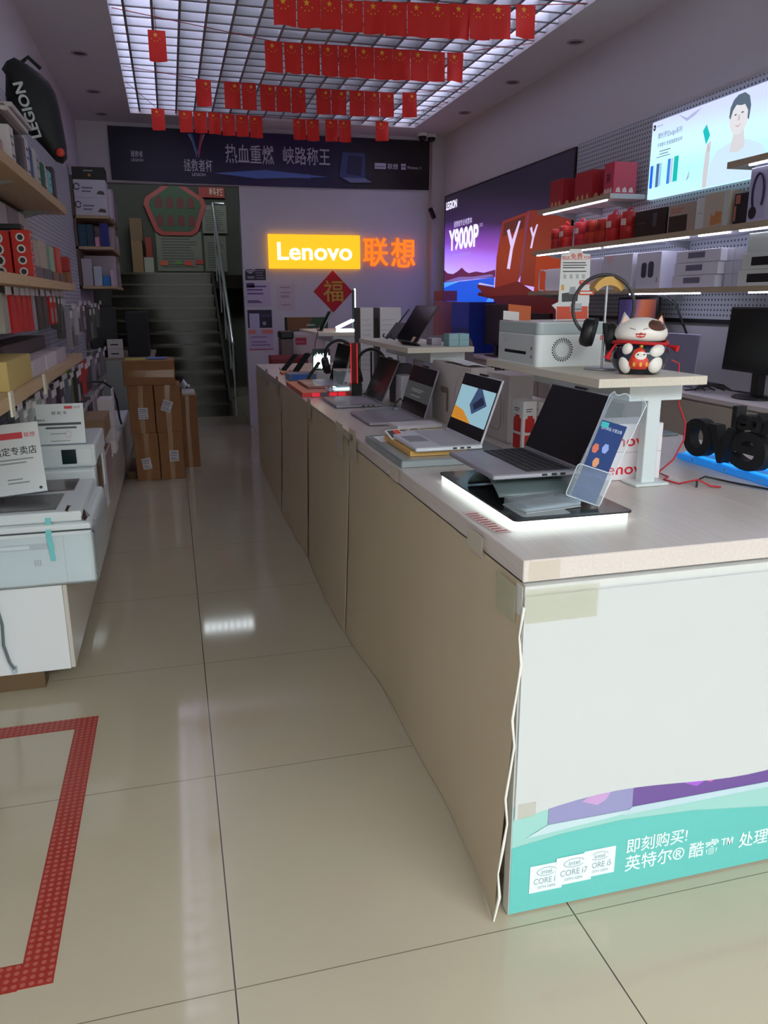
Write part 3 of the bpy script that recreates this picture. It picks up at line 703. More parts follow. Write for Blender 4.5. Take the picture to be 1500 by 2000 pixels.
mb.build('card', ps)
mb = MB(); mb.prism(rrect(.078, .135, .082, .096, .006), .004, .006, ORP); mb.prism(rrect(.082, .118, .116, .13, .005), .004, .006, ORP); mb.text('免费', .088, .119, .008, PAPER, z=.0065); mb.lines(.084, .128, [.086], .006, PAPER, .0065, ragged=.1); mb.build('tags', ps)
MB().box(-.02, .13, -.004, 0, -.02, .03, PSM).build('foot', ps)
oc = thing('picture_card', 'glowing orange picture card leaning behind the white printer', 'card', F((1.085, 2.52, RS+PH), (1, 0, 0), (.28, .3, 1)))
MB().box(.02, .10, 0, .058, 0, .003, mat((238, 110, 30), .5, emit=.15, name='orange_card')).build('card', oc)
MB().box(0, .055, 0, .03, .012, .015, mat((210, 206, 206), .5)).build('white_label', oc)
# headphone stand
hs = thing('headphone_stand', 'brushed metal headphone stand beside the lucky cat', 'stand', T(1.255, 2.145, RS))
MB().lathe([(.052, 0), (.052, .004), (.05, .006), (0, .007)], SILVER).build('base', hs)
MB().cyl((0, 0, .006), (0, 0, .262), .004, SILVER, 12).build('pole', hs)
mb = MB(); mb.M = F((0, .016, .235), (1, 0, 0), (0, 0, 1))
mb.prism(ell(0, -.02, .055, .055, 14, 25, 155)+ell(0, -.02, .042, .03, 14, 155, 25), 0, .032, mat((206, 160, 84), .5, name='light_bamboo'))
mb.build('saddle', hs)
hp = thing('headphones', 'black over-ear headphones hanging on the metal headphone stand', 'headphones', T(1.247, 2.145, RS+.195) @ RZ(-30))
mb = MB(); mb.tube([(.088*math.cos(a), 0, -.012+.092*math.sin(a)) for a in [math.radians(-60+300*i/34) for i in range(35)]], .0052, mat((58, 54, 56), .35), 8); mb.build('headband', hp)
for sx in (-1, 1):
    c_ = MB(); c_.M = T(sx*.034-.004, 0, -.092-.006*sx) @ RY(-sx*12) @ Matrix.Rotation(PI/2, 4, 'Y')
    c_.lathe([(0, -.022), (.026, -.022), (.034, -.014), (.036, .004), (.033, .014), (.024, .021), (0, .022)], BLACK, 24, 1.2, .95); ec = c_.build('ear_cup', hp)
    c_ = MB(); c_.M = T(sx*.020-.004, 0, -.092-.006*sx) @ RY(-sx*12) @ Matrix.Rotation(PI/2, 4, 'Y'); c_.lathe([(.024, -.008), (.034, -.006), (.034, .006), (.024, .008)], mat((28, 28, 30), .7), 24, 1.2, .95); c_.build('cushion', ec)
# lucky cat
CATW = mat((236, 230, 222), .35, coat=.3, name='cream_glaze'); NAVY = mat((14, 30, 52), .12, coat=.6, name='navy_glaze')
ct_ = thing('lucky_cat', 'round white and navy lucky cat figurine on the riser shelf corner', 'figurine', T(1.288, 2.0, RS) @ RZ(-20))
MB().lathe([(.0, 0), (.045, .0), (.052, .002), (.068, .016), (.079, .038), (.080, .055), (.074, .073), (.06, .088), (.03, .095), (0, .096)], NAVY, 40).build('body', ct_)
hd = MB(); hd.lathe([(0, .084), (.045, .086), (.066, .094), (.073, .108), (.071, .122), (.06, .139), (.042, .15), (.02, .155), (0, .156)], CATW, 40, 1, .86)
hd = hd.build('head', ct_)
for sx in (-1, 1):
    e = MB(); e.add([(sx*.030, -.015, .144), (sx*.066, -.012, .126), (sx*.052, -.006, .172), (sx*.05, .018, .136)], [(0, 1, 2), (1, 3, 2), (3, 0, 2), (0, 3, 1)], CATW if sx < 0 else mat((84, 48, 34), .4), True); ear = e.build('ear', hd)
    e = MB(); e.add([(sx*.039, -.0155, .145), (sx*.058, -.0148, .135), (sx*.051, -.0105, .162)], [(0, 1, 2)], mat((236, 190, 170), .5)); e.build('inner_ear', hd)
def on_head(x, z, off=.0012):
    prof = [(.045, .086), (.066, .094), (.073, .108), (.071, .122), (.06, .139), (.042, .15), (.02, .155)]
    for (r0, z0), (r1, z1) in zip(prof, prof[1:]):
        if z0 <= z <= z1:
            r = r0+(r1-r0)*(z-z0)/(z1-z0)+off; x = max(-r*.98, min(r*.98, x)); return (x, -.86*math.sqrt(max(r*r-x*x, 0)), z)
    return (x, -.02, z)
def patch(cx, cz, rx, rz, m, nm, par, fn, n=18, rings=3):
    q = MB(); vs = [fn(cx, cz)]; fs = []
    for k_ in range(1, rings+1):
        for i in range(n):
            a = 2*PI*i/n; vs.append(fn(cx+rx*k_/rings*math.cos(a), cz+rz*k_/rings*math.sin(a)))
    for i in range(n): fs.append((0, 1+i, 1+(i+1) % n))
    for k_ in range(1, rings):
        for i in range(n): fs.append((1+(k_-1)*n+i, 1+k_*n+i, 1+k_*n+(i+1) % n, 1+(k_-1)*n+(i+1) % n))
    q.add(vs, fs, m, True); return q.build(nm, par)
patch(.036, .136, .030, .016, mat((84, 48, 34), .4, coat=.3), 'brown_patch', hd, on_head)
EYE_M = mat((96, 84, 78), .5)
for x0, x1, x2 in ((-.036, -.028, -.022), (.012, .004, -.002)):
    MB().tube([on_head(x0-.006, .128, .001), on_head(x1-.006, .1255, .001), on_head(x2-.006, .124, .001)], .0009, EYE_M, 5).build('eye', hd)
q = MB(); q.tube([on_head(-.014, .1125), on_head(-.014, .1155)], .001, EYE_M, 4)
q.add([on_head(-.028, .114, .0016), on_head(-.02, .1135, .0016), on_head(-.014, .1165, .0016), on_head(-.008, .1135, .0016), on_head(0, .114, .0016), on_head(-.003, .104, .0016), on_head(-.014, .1015, .0016), on_head(-.025, .104, .0016)], [tuple(range(8))[::-1]], mat((196, 48, 44), .5)); q.build('mouth', hd)
rp = MB(); rp.tube([(.074*math.cos(a), .066*math.sin(a), .087+.003*math.sin(a*2)) for a in [2*PI*i/40 for i in range(40)]], .005, mat((196, 24, 30), .7, noise=.3, nscale=300, name='red_cord'), 8, True); rp = rp.build('collar', ct_)
for pts_ in ([(-.068, -.02, .084), (-.08, -.03, .074), (-.086, -.03, .062)], [(.07, .01, .08), (.08, .005, .077), (.086, .0, .075)]):
    q = MB(); q.tube(pts_, .0035, mat((196, 24, 30), .7), 6); e_ = Vector(pts_[-1]); d_ = (e_-Vector(pts_[-2])).normalized()
    q.tube([e_, e_+d_*.004, e_+d_*.022], [.003, .006, .0095], mat((204, 26, 32), .8), 10); q.build('tassel', rp)
MB().ball((-.012, -.070, .079), .0062, mat((200, 160, 60), .25, .8), 14).build('bell', ct_)
def blob(nm, x, z, rx, rz, m, par, push=.004, ry=.012, roll=0):
    r = .078; y = -math.sqrt(max(r*r-x*x, .0004))*min(1, .86+.14*math.sin(PI*z/.1))
    q = MB(); q.M = T(x, y+push, z) @ Matrix.Rotation(math.atan2(x, -y), 4, 'Z') @ RY(roll); q.ball((0, 0, 0), (rx, ry, rz), m, 20); return q.build(nm, par)
for x, z, rx, rz, nm, ro in [(-.046, .071, .015, .017, 'paw', 20), (.032, .066, .025, .017, 'paw', -20), (-.05, .028, .017, .025, 'foot', -20), (.03, .030, .022, .025, 'foot', 25)]: blob(nm, x, z, rx, rz, CATW, ct_, roll=ro)
q = MB(); q.M = T(-.014, -.066, .046); q.lathe([(0, -.03), (.02, -.029), (.028, -.018), (.028, -.004), (.021, .014), (.016, .024), (.008, .029), (0, .03)], mat((226, 62, 38), .4, coat=.3), 28, 1, .75); dm = q.build('daruma_doll', ct_)
def on_d(x, z): return (-.014+x, -.066-.75*math.sqrt(max(.0285**2*(1 if z < .046 else .75)-x*x, 1e-5))-.001, z)
patch(0, .055, .016, .011, mat((238, 230, 220), .5), 'face', dm, on_d)
for sx in (-1, 1):
    patch(sx*.0085, .058, .0022, .0022, BLACK, 'eye', dm, lambda x, z: (on_d(x, z)[0], on_d(x, z)[1]-.0014, z), 10, 2)
for sx in (-1, 0, 1): patch(sx*.017, .031, .0036, .0065, mat((236, 176, 60), .5), 'gold_mark', dm, on_d, 12, 2)

# red charging cable behind the riser
rc = MB(); rc.tube([(1.43, 2.05, RS+.03), (1.45, 2.04, RS+.02), (1.455, 2.04, RS-.06), (1.47, 2.05, 1.11), (1.50, 2.05, 1.05), (1.50, 2.05, 1.0), (1.47, 2.05, .94), (1.44, 2.08, CZ+.004), (1.435, 2.02, CZ+.004), (1.40, 1.99, CZ+.004), (1.41, 1.93, CZ+.004), (1.45, 1.90, CZ+.02), (1.48, 1.88, CZ+.004), (1.5, 1.86, CZ+.004)], .0028, mat((190, 40, 50), .5), 8)
rc = rc.build('charging_cable'); tag(rc, 'thin red charging cable looping down behind the lucky cat shelf', 'cable')
MB().box(1.452, 1.466, 2.034, 2.046, 1.13, 1.165, mat((224, 130, 116), .4), .002).build('plug', rc)
bc = MB(); bc.tube([(1.437, 1.885, CZ+.004), (1.47, 1.93, CZ+.01), (1.52, 1.96, CZ+.012), (1.56, 1.90, CZ+.006), (1.62, 1.78, CZ+.004), (1.70, 1.7, CZ+.004)], .003, BLACK, 8)
tag(bc.build('power_cable'), 'thin black power cable crossing the second counter by the letters', 'cable')

# two stacked small white boxes with red lettering
def lenbox(mb, a, b, h):
    M0 = mb.M; mb.M = FB(-a, -b-.0004, 0); mb.text('Lenovo', .018, .018, .034, LRED, w=.17); mb.M = M0
    mb.M = F((-a-.0004, b, 0), (0, -1, 0), (0, 0, 1)); mb.text('Lenovo', .012, .018, .034, LRED, w=.10); mb.M = M0
for k_, nm in enumerate(('lower', 'upper')):
    box_thing('lettered_box', nm+' white box with large red lettering behind the riser leg', 'box', (1.19, 1.41, 2.03, 2.16, CZ+.0855*k_, CZ+.0855*k_+.085), mat((234, 228, 230), .5), 'white boxes with red lettering', front=lenbox, rot=-3)
def smallprint(c):
    def f(mb, a, b, h):
        M0 = mb.M
        for M_, w in ((F((-a-.0004, b, 0), (0, -1, 0), (0, 0, 1)), 2*b), (FB(-a, -b-.0004, 0), 2*a)):
            mb.M = M_; mb.poly(rrect(w*.16, w*.84, h*.42, h*.68, .006), .0004, mat(c, .5)); mb.rect(w*.32, w*.7, h*.68, h*.73, .0004, mat(c, .5)); mb.rect(w*.16, w*.84, h*.1, h*.37, .0004, mat(c, .5)); mb.lines(w*.2, w*.7, [h*.84, h*.8], h*.015, INK, .0004)
        mb.M = M0
    return f
box_thing('ink_box', 'tall white box with a red printed picture, left of the pair below the riser', 'box', (1.155, 1.207, 2.47, 2.56, CZ, CZ+.19), mat((228, 224, 222), .5), 'pair of tall ink boxes', front=smallprint((200, 40, 34)))
box_thing('ink_box', 'tall white box with an orange printed picture, right of the pair below the riser', 'box', (1.211, 1.263, 2.44, 2.53, CZ, CZ+.188), mat((228, 224, 222), .5), 'pair of tall ink boxes', front=smallprint((226, 104, 40)))
def armprint(mb, a, b, h):
    M0 = mb.M; mb.M = F((-a-.0006, b, 0), (0, -1, 0), (0, 0, 1)); G_ = mat((150, 128, 118), .6)
    pts = [(x_, y_) for x_, y_ in ell(b*1.55, h*.5, b*.30, h*.36, 20)]
    mb.tube([(x_, y_, 0) for x_, y_ in pts], .0015, mat((176, 160, 150), .6), 4, True)
    mb.rect(b*.5, b*.9, h*.5, h*.6, .0005, G_); mb.rect(b*.8, b*.92, h*.2, h*.55, .0007, G_); mb.M = M0
BXW = mat((212, 202, 196), .6, name='white_card_box')
box_thing('appliance_box', 'larger white box with a line drawing, left of the two tall appliance boxes', 'box', (1.15, 1.25, 2.96, 3.45, CZ, CZ+.262), BXW, 'tall white appliance boxes', front=armprint)
box_thing('appliance_box', 'narrow white box with a rounded outline, right of the two tall appliance boxes', 'box', (1.20, 1.30, 2.70, 2.92, CZ, CZ+.255), BXW, 'tall white appliance boxes', front=lambda mb, a, b, h: (setattr(mb, 'M', F((-a-.0006, b, 0), (0, -1, 0), (0, 0, 1))), mb.tube([(x_, y_, 0) for x_, y_ in rrect(b*.3, b*1.4, h*.15, h*.75, .04)], .0014, mat((160, 140, 132), .6), 4, True), mb.lines(b*1.6, b*1.7, [h*(.3+.05*i) for i in range(7)], h*.03, mat((190, 170, 160), .6)), setattr(mb, 'M', Matrix.Identity(4))))
# paper slips on the tall boxes
tag(MB().grid(lambda u, v: (.09*u, .35*v, .002+.004*math.sin(u*5+v*3)+.003), 6, 6, PAPER).build('paper_sheet', M=T(1.15, 3.0, CZ+.264)), 'loose white paper sheet lying on the larger appliance box', 'paper')
# dark leather sleeve under the riser
tag(MB().box(0, .012, -.13, .13, 0, .2, mat((84, 74, 78), .5), .003).build('tablet', M=T(1.375, 2.37, CZ+.003) @ RY(8)), 'dark grey tablet standing on edge under the nearest riser shelf', 'tablet')

# evo letters seen from behind
ev = thing('letter_sign', 'black foam letters on a blue-lit clear base, seen from behind', 'sign', T(1.655, 1.85, CZ))
BLUEL = mat((40, 150, 255), .3, emit=1.3, name='blue_light')
mb = MB(); mb.box(-.012, .11, -.03, .43, .002, .02, mat((30, 130, 225), .2, emit=.55, name='blue_acrylic'), .003); mb.build('base', ev)
mb = MB(); mb.box(.012, .02, -.02, .42, .0202, .024, BLUEL); mb.box(.08, .086, -.02, .42, .0202, .024, BLUEL); mb.build('light_strip', ev)
for y_ in (.02, .18, .34): MB().cyl((-.0135, y_, .011), (-.011, y_, .011), .004, SILVER, 10).build('screw', ev)
FOAM = mat((15, 16, 18), .75, name='black_foam')
EVF = F((.0, .0, .022), (0, 1, 0), (0, 0, 1))
mb = MB(); mb.M = EVF; mb.text('e', .03, 0, .118, FOAM, w=.15, depth=.035, bold=.02); mb.build('letter', ev)
mb = MB(); mb.M = EVF; mb.text('v', .165, 0, .118, FOAM, w=.13, depth=.035, bold=.02); mb.build('letter', ev)
mb = MB(); mb.M = EVF; mb.text('o', .28, 0, .125, FOAM, w=.14, depth=.035, bold=.02); mb.build('letter', ev)
mb = MB(); mb.M = EVF; mb.text('intel', -.04, .12, .068, FOAM, w=.23, depth=.035, bold=.03); mb.build('small_letters', ev)
tag(MB().box(-.06, .06, -.1, .1, 0, .008, mat((150, 166, 172), .15, clear=.4), .002).build('acrylic_sheet', M=T(1.875, 2.78, CZ)), 'pale clear acrylic sheet lying at the far edge of the second counter', 'acrylic sheet')

# ================================================================ things on the middle and farthest risers
R2 = 1.21
ts = thing('tablet_stand', 'empty dark metal tablet stand with wire prongs on the middle riser', 'tablet stand', T(1.07, 3.92, R2+.012) @ RZ(6) @ RY(40))
MB().box(-.003, .003, -.07, .07, .01, .11, mat((24, 24, 32), .4), .002).build('plate', ts)
for s_ in (-1, 1): MB().tube([(-.025, s_*.05, .018), (-.02, s_*.05, .004), (.004, s_*.05, .006), (.006, s_*.055, .20)], .004, DARKM, 6).build('prong', ts)
tb = thing('tablet', 'large dark tablet leaning back on the middle riser shelf', 'tablet', T(1.085, 3.52, R2+.014) @ RZ(4) @ RY(33))
MB().box(-.004, .004, -.02, .26, .008, .2, mat((20, 16, 20), .12), .002).build('screen', tb); MB().box(-.006, .03, .0, .22, .0, .008, BLACK).build('foot', tb)
MB().box(-.006, -.003, .02, .05, .0, .03, mat((214, 176, 150), .5)).build('tag', tb)
for i, (dx, dy, z0) in enumerate([(0, 0, 0), (.05, 0, 0), (0, 0, .0285), (.05, 0, .0285)]):
    box_thing('earbud_box', ['lower left', 'lower right', 'upper left', 'upper right'][i]+' small pale blue box of the block on the middle riser corner', 'box', (1.235+dx, 1.283+dx, 3.47, 3.55, R2+z0, R2+z0+.028), mat((150, 190, 196), .5), 'pale blue boxes on the middle riser', bev=.001)
box_thing('earbud_box', 'tiny white box behind the pale blue boxes on the middle riser', 'box', (1.20, 1.25, 3.62, 3.70, R2, R2+.03), mat((200, 190, 205), .5))
def stonebox(mb, a, b, h):
    mb.M = F((-a-.0005, b, 0), (0, -1, 0), (0, 0, 1)); mb.rect(0, 2*b, 0, h, .0004, mat((92, 84, 80), .6, noise=.5, nscale=60, name='stone_print')); mb.M = FB(-a, -b-.0006, 0); mb.lines(.008, 2*a-.008, [h*(.25+.06*i) for i in range(11)], .004, mat((190, 188, 196), .6), .0004); mb.M = Matrix.Identity(4)
for i, (x0, x1, y0) in enumerate([(1.085, 1.165, 4.62), (1.20, 1.33, 4.60)]):
    box_thing('router_box', ['narrower', 'wider'][i]+' tall white box with stone-patterned side standing between the risers', 'box', (x0, x1, y0, y0+.16, CZ, 1.375), mat((222, 218, 220), .5), 'tall white boxes between the risers', front=stonebox)
# things seen under the middle riser
for i, (x0, x1, y0, h, c) in enumerate([(1.16, 1.21, 3.62, .24, (206, 204, 214)), (1.22, 1.30, 3.66, .19, (190, 192, 204)), (1.10, 1.16, 3.8, .16, (215, 212, 218)), (1.12, 1.22, 4.0, .2, (96, 88, 92)), (1.24, 1.32, 3.96, .22, (205, 200, 206))]):
    box_thing('small_box', ['narrow white box nearest', 'lavender box right', 'short white box left', 'dark box deeper', 'white box deepest right'][i]+' under the middle riser shelf', 'box', (x0, x1, y0, y0+.1, CZ, CZ+h), mat(c, .6), 'boxes under the middle riser')
cbl = MB(); cbl.tube([(1.02, 3.69, CZ+.004), (1.06, 3.75, CZ+.03), (1.09, 3.78, CZ+.05), (1.10, 3.75, CZ+.03), (1.09, 3.70, CZ+.006), (1.05, 3.68, CZ+.005)], .004, BLACK, 6); tag(cbl.build('charger_cable'), 'black charger cable bunched behind the third laptop', 'cable')
# farthest riser
R3 = 1.19
lt = thing('light_stand', 'bright white glowing stand with an upright light tube on the farthest riser', 'light', T(1.20, 5.80, R3))
WLIT = mat((240, 255, 252), .4, emit=3.0, name='white_light_strong')
MB().box(0, .14, 0, .12, 0, .02, WLIT, .004).build('base', lt)
mb = MB(); mb.M = T(0, .02, .022) @ RY(-24); mb.box(0, .14, 0, .10, 0, .014, WLIT, .003); mb.build('sloped_panel', lt)
MB().box(.128, .136, .03, .05, .02, .31, WLIT).build('tube', lt); MB().box(.114, .127, .03, .06, .02, .30, mat((40, 56, 66), .4)).build('post', lt)
tablet_stand('small dark phone on a stand left of the white glowing stand', T(1.07, 5.88, R3) @ RZ(4) @ RY(28), .08, .17)
fc = MB(); fc.tube([(1.06, 5.82, R3+.05), (1.04, 5.75, R3+.04), (1.0, 5.7, 1.12), (.985, 5.65, 1.03), (.97, 5.5, .95), (.99, 5.45, CZ+.004)], .003, BLACK, 6); tag(fc.build('thin_cable'), 'thin black cable hanging off the farthest riser', 'cable')

# ================================================================ back corner
ck = thing('drawer_cabinet', 'pale floor cabinet with a red label near the back wall', 'cabinet', T(1.15, 7.85, 0))
MB().box(0, .75, 0, .5, .0, 1.11, mat((196, 176, 178), .6), .004).build('body', ck)
mb = MB(); mb.M = FB(0, -.0005, 0); mb.poly(rrect(.03, .14, .99, 1.06, .008), .0006, mat((170, 44, 60), .5)); mb.text('lenovo', .04, 1.012, .022, PINKP, z=.0012); mb.rect(0, .6, 1.085, 1.11, .0006, mat((214, 200, 206), .5)); mb.build('red_label', ck)
tag(MB().box(-.06, .06, -.1, .1, 0, 1.06, mat((112, 98, 94), .6), .01).box(-.065, .065, -.105, .105, 1.06, 1.13, BLACK, .01).build('paper_bin', M=T(1.07, 7.75, 0)), 'tall grey bin with black lid beside the pale cabinet', 'bin')
def greenp(mb, a, b, h):
    mb.M = FB(-a, -b-.0006, 0); mb.poly([(0, h*.1), (.2, h*.1), (.26, h), (0, h)], .0004, mat((110, 70, 30), .5)); mb.poly([(.2, 0), (.38, 0), (.38, h*.3), (.24, h*.2)], .0005, mat((186, 140, 150), .5)); mb.text('LEGION', .2, h*.4, h*.12, PAPER, z=.0008); mb.M = Matrix.Identity(4)
box_thing('green_box', 'dark green printed box lying on the pale back cabinet', 'box', (1.14, 1.56, 8.1, 8.3, 1.11, 1.25), mat((26, 70, 44), .5), front=greenp)
ch = thing('red_chair', 'dark red plastic chair at the far end of the counter', 'chair', T(1.12, 7.3, 0) @ RZ(14))
CR = mat((120, 16, 18), .45, name='red_plastic')
MB().box(-.2, .2, -.2, .2, .44, .47, CR, .012).build('seat', ch)
MB().grid(lambda u, v: (-.2+.4*u, .2+.05*v-.04*math.sin(PI*u), .5+.42*v), 10, 8, CR).build('backrest', ch).modifiers.new('thickness', 'SOLIDIFY').thickness = .012
for sx in (-1, 1):
    for sy in (-1, 1): MB().cyl((sx*.17, sy*.17, .44), (sx*.2, sy*.2, 0), .015, CR, 8).build('leg', ch)
oc_ = thing('office_chair', 'grey upholstered office chair in the aisle behind the counters', 'chair', T(2.32, 6.35, 0))
GF = mat((122, 112, 116), .8, name='grey_upholstery')
MB().box(-.24, .24, -.24, .24, .44, .52, GF, .03, 2).build('seat', oc_); mb = MB(); mb.M = F((0, .2, .62), (1, 0, 0), (0, .12, 1)); mb.prism(rrect(-.23, .23, 0, .5, .1), 0, .06, GF); mb.build('backrest', oc_)
MB().cyl((0, 0, .1), (0, 0, .44), .03, BLACK, 12).build('column', oc_); MB().bar((0, .22, .46), (0, .22, .75), .04, .02, BLACK).build('back_bar', oc_)
for i in range(5):
    a = 2*PI*i/5; l = MB().bar((0, 0, .1), (.28*math.cos(a), .28*math.sin(a), .06), .035, .025, BLACK).build('leg', oc_); MB().ball((.28*math.cos(a), .28*math.sin(a), .03), .03, BLACK, 12).build('caster', l)

# back wall sign and papers
sg = thing('lit_sign', 'glowing orange shop sign with white letters on the back wall', 'sign', FB(1.11, 9.2, 1.765))
ORG = mat((255, 176, 24), .4, emit=1.25, name='orange_light'); WL = mat((255, 250, 225), .4, emit=1.6, name='letter_light'); ORC = mat((255, 122, 24), .4, emit=1.05, name='deep_orange_light')
MB().box(0, 1.045, 0, .365, .0, .05, ORG).build('panel', sg)
mb = MB(); mb.text('Lenovo', .095, .09, .19, WL, w=.855, z=.0505, depth=.008, bold=.016); mb.build('white_lettering', sg)
mb = MB(); mb.text('联', 1.09, .03, .315, ORC, w=.295, z=.01, depth=.035, bold=.022); mb.build('character', sg)
mb = MB(); mb.text('想', 1.42, .02, .325, ORC, w=.295, z=.01, depth=.035, bold=.022); mb.build('character', sg)
fu = thing('paper_charm', 'red diamond paper charm with a gold character on the back wall', 'wall decoration', FB(1.84, 9.2, 1.515))
MB().prism([(0, -.235), (.23, 0), (0, .235), (-.23, 0)], 0, .004, mat((190, 22, 30), .6)).build('red_paper', fu)
mb = MB(); mb.text('福', -.115, -.115, .24, mat((196, 168, 52), .5), w=.235, z=.005, bold=.03); mb.build('character', fu)
def wifi(mb, w, h, z):
    W_ = mat((210, 200, 214), .6)
    for r_ in (.030, .055, .082): mb.poly(ell(w*.25, h*.52, r_, r_*.8, 10, 40, 140)+ell(w*.25, h*.52, r_-.012, r_*.8-.011, 10, 140, 40), z, W_)
    mb.text('WiFi', w*.1, h*.12, h*.22, W_, z=z, w=w*.33); mb.lines(w*.5, w*.95, [h*.15, h*.38, h*.6, h*.8], h*.1, mat((120, 110, 140), .6), z)
poster('wall_notice', 'black wireless notice at the top left of the back wall papers', FB(.84, 9.2, 1.64), .23, .12, mat((28, 24, 40), .5), wifi, 'notice', 'papers on the back wall')
def n2(mb, w, h, z): mb.rect(w*.03, w*.35, h*.78, h*.97, z, mat((70, 50, 100), .6)); mb.lines(w*.05, w*.85, [h*.8, h*.66, h*.5], h*.06, mat((100, 80, 140), .6), z); mb.lines(w*.05, w*.65, [h*.14, h*.2], h*.05, mat((90, 80, 110), .6), z)
LILP = mat((196, 184, 206), .7)
poster('wall_notice', 'pale notice with purple lettering under the wireless notice', FB(.84, 9.2, 1.355), .28, .26, LILP, n2, 'notice', 'papers on the back wall')
def n3(mb, w, h, z): mb.lines(w*.2, w*.8, [h*.2, h*.5, h*.55, h*.68, h*.88], h*.025, mat((130, 105, 130), .6), z)
poster('wall_notice', 'cream single sheet notice right of the purple lettered notice', FB(1.19, 9.2, 1.31), .20, .28, mat((206, 190, 196), .7), n3, 'notice', 'papers on the back wall')
def n4(mb, w, h, z): mb.rect(w*.07, w*.48, 0, h*.8, z, mat((190, 186, 214), .6)); mb.rect(w*.58, w*.95, h*.6, h*.75, z, mat((70, 66, 92), .6)); mb.poly(ell(w*.68, h*.25, .022, .022, 16), z, mat((150, 150, 170), .5))
poster('wall_notice', 'dark payment notice with a pale panel on the back wall', FB(.845, 9.2, 1.115), .275, .20, mat((36, 30, 58), .5), n4, 'notice', 'papers on the back wall')
def n5(mb, w, h, z): mb.rect(0, w*.3, h*.8, h, z, mat((220, 130, 120), .6)); mb.rect(w*.55, w, h*.8, h, z, mat((220, 130, 120), .6)); mb.lines(w*.1, w*.9, [h*.2, h*.35, h*.6], h*.08, mat((150, 130, 170), .6), z); mb.rect(0, w, 0, h*.05, z, mat((190, 60, 80), .6))
poster('wall_notice', 'pale notice with pink top below the dark payment notice', FB(.845, 9.2, .87), .28, .225, LILP, n5, 'notice', 'papers on the back wall')

# banner over the stair opening
BNM = ramp_light('banner_print', [(0, (18, 10, 44)), (.3, (22, 12, 62)), (.45, (44, 20, 84)), (.62, (28, 18, 74)), (.8, (30, 10, 34)), (1, (26, 8, 18))], 'X', 0, 3.5)
_n = BNM.node_tree; _pb = _n.nodes['Principled BSDF']; _cr = [q for q in _n.nodes if q.type == 'VALTORGB'][0]
_n.links.new(_cr.outputs[0], _pb.inputs['Base Color']); _pb.inputs['Emission Strength'].default_value = 0; _n.links.remove(_pb.inputs['Emission Color'].links[0]); _pb.inputs['Roughness'].default_value = .45
bn = thing('banner', 'long dark purple event banner hanging across the back wall', 'banner', FB(-.49, 9.195, 2.64))
W_, H_ = 3.5, .52
def bfn(u, v): return (W_*u, H_*v-.05*math.sin(PI*u)*(1-v)*.3, .012+.008*math.sin(u*23+v*3)*(.4+.6*(1-v)))
MB().grid(bfn, 60, 6, BNM).build('cloth', bn)
BW = mat((206, 200, 224), .6, name='banner_white'); BB = mat((92, 120, 200), .5, name='banner_blue'); BR = mat((190, 70, 110), .5, name='banner_red')
mb = MB(); zz = .026
mb.text('热血重燃', 1.18, .205, .19, BW, w=.52, z=zz, bold=.025); mb.text('峡路称王', 1.80, .215, .18, BW, w=.52, z=zz, bold=.025)
mb.text('拯救者杯', .74, .11, .12, BW, w=.30, z=zz, bold=.02); mb.text('LEGION', .82, .065, .03, BW, w=.14, z=zz)
mb.text('拯救者', .21, .23, .06, BW, w=.12, z=zz); mb.text('LEGION', .21, .185, .03, BW, w=.12, z=zz)
mb.text('联想', 2.98, .205, .06, BW, z=zz); mb.lines(1.5, 2.1, [.08], .04, BB, zz, ragged=.05)
mb.build('lettering', bn)
mb = MB(); zz = .027
for sx in (-1, 1): mb.poly([(.89+sx*.012, .24), (.89+sx*.07, .47), (.89+sx*.045, .48), (.89+sx*.0, .30)], zz, BR if sx > 0 else BB); mb.poly([(.89+sx*.03, .36), (.89+sx*.085, .47), (.89+sx*.075, .48)], zz+.0003, BW)
mb.poly([(1.05, .10), (1.5, .06), (2.3, .10), (1.6, .15)], zz-.002, BB)
mb.poly([(2.42, .10), (2.46, .36), (2.72, .36), (2.72, .10)], zz, mat((62, 72, 130), .5)); mb.poly([(2.50, .14), (2.53, .33), (2.69, .32), (2.67, .12)], zz+.0004, mat((34, 36, 80), .5)); mb.poly([(2.45, .10), (2.72, .10), (2.80, .06), (2.55, .05)], zz+.0002, mat((120, 124, 170), .5))
mb.rect(2.83, 2.96, .205, .265, zz, BW); mb.text('Lenovo', 2.84, .22, .026, mat((40, 20, 50), .6), w=.11, z=zz+.0006)
for a_, b_ in ((3.14, .24), (3.17, .24), (3.14, .205), (3.17, .205)): mb.rect(a_, a_+.024, b_, b_+.028, zz, BW)
mb.text('Windows 11', 3.21, .215, .03, BW, w=.17, z=zz)
mb.build('graphics', bn)

# ================================================================ right wall: lit poster, pegboard shelves, cabinet
ps_ = thing('lit_poster', 'large backlit laptop poster with purple sky on the right wall', 'poster', FR(3.13, 8.92, 1.25))
PW_, PH_ = 3.02, 1.285
POSM = ramp_light('poster_sky', [(0, (20, 40, 150)), (.12, (26, 70, 210)), (.30, (60, 120, 240)), (.34, (150, 140, 235)), (.45, (138, 108, 220)), (.62, (92, 48, 140)), (.80, (30, 16, 46)), (1, (14, 10, 22))], 'Y', 0, 1.285, 2.0, ('X', .10))
MB().box(0, PW_, 0, PH_, 0, .03, POSM).build('print', ps_)
MB().box(-.012, PW_+.012, -.012, 0, 0, .034, BLACK).box(-.012, PW_+.012, PH_, PH_+.012, 0, .034, BLACK).box(-.012, 0, 0, PH_, 0, .034, BLACK).box(PW_, PW_+.012, 0, PH_, 0, .034, BLACK).build('frame', ps_)
def em(c, s=1, n='print_light'): return mat(c, .4, emit=s, name=n)
mb = MB(); z0 = .0308
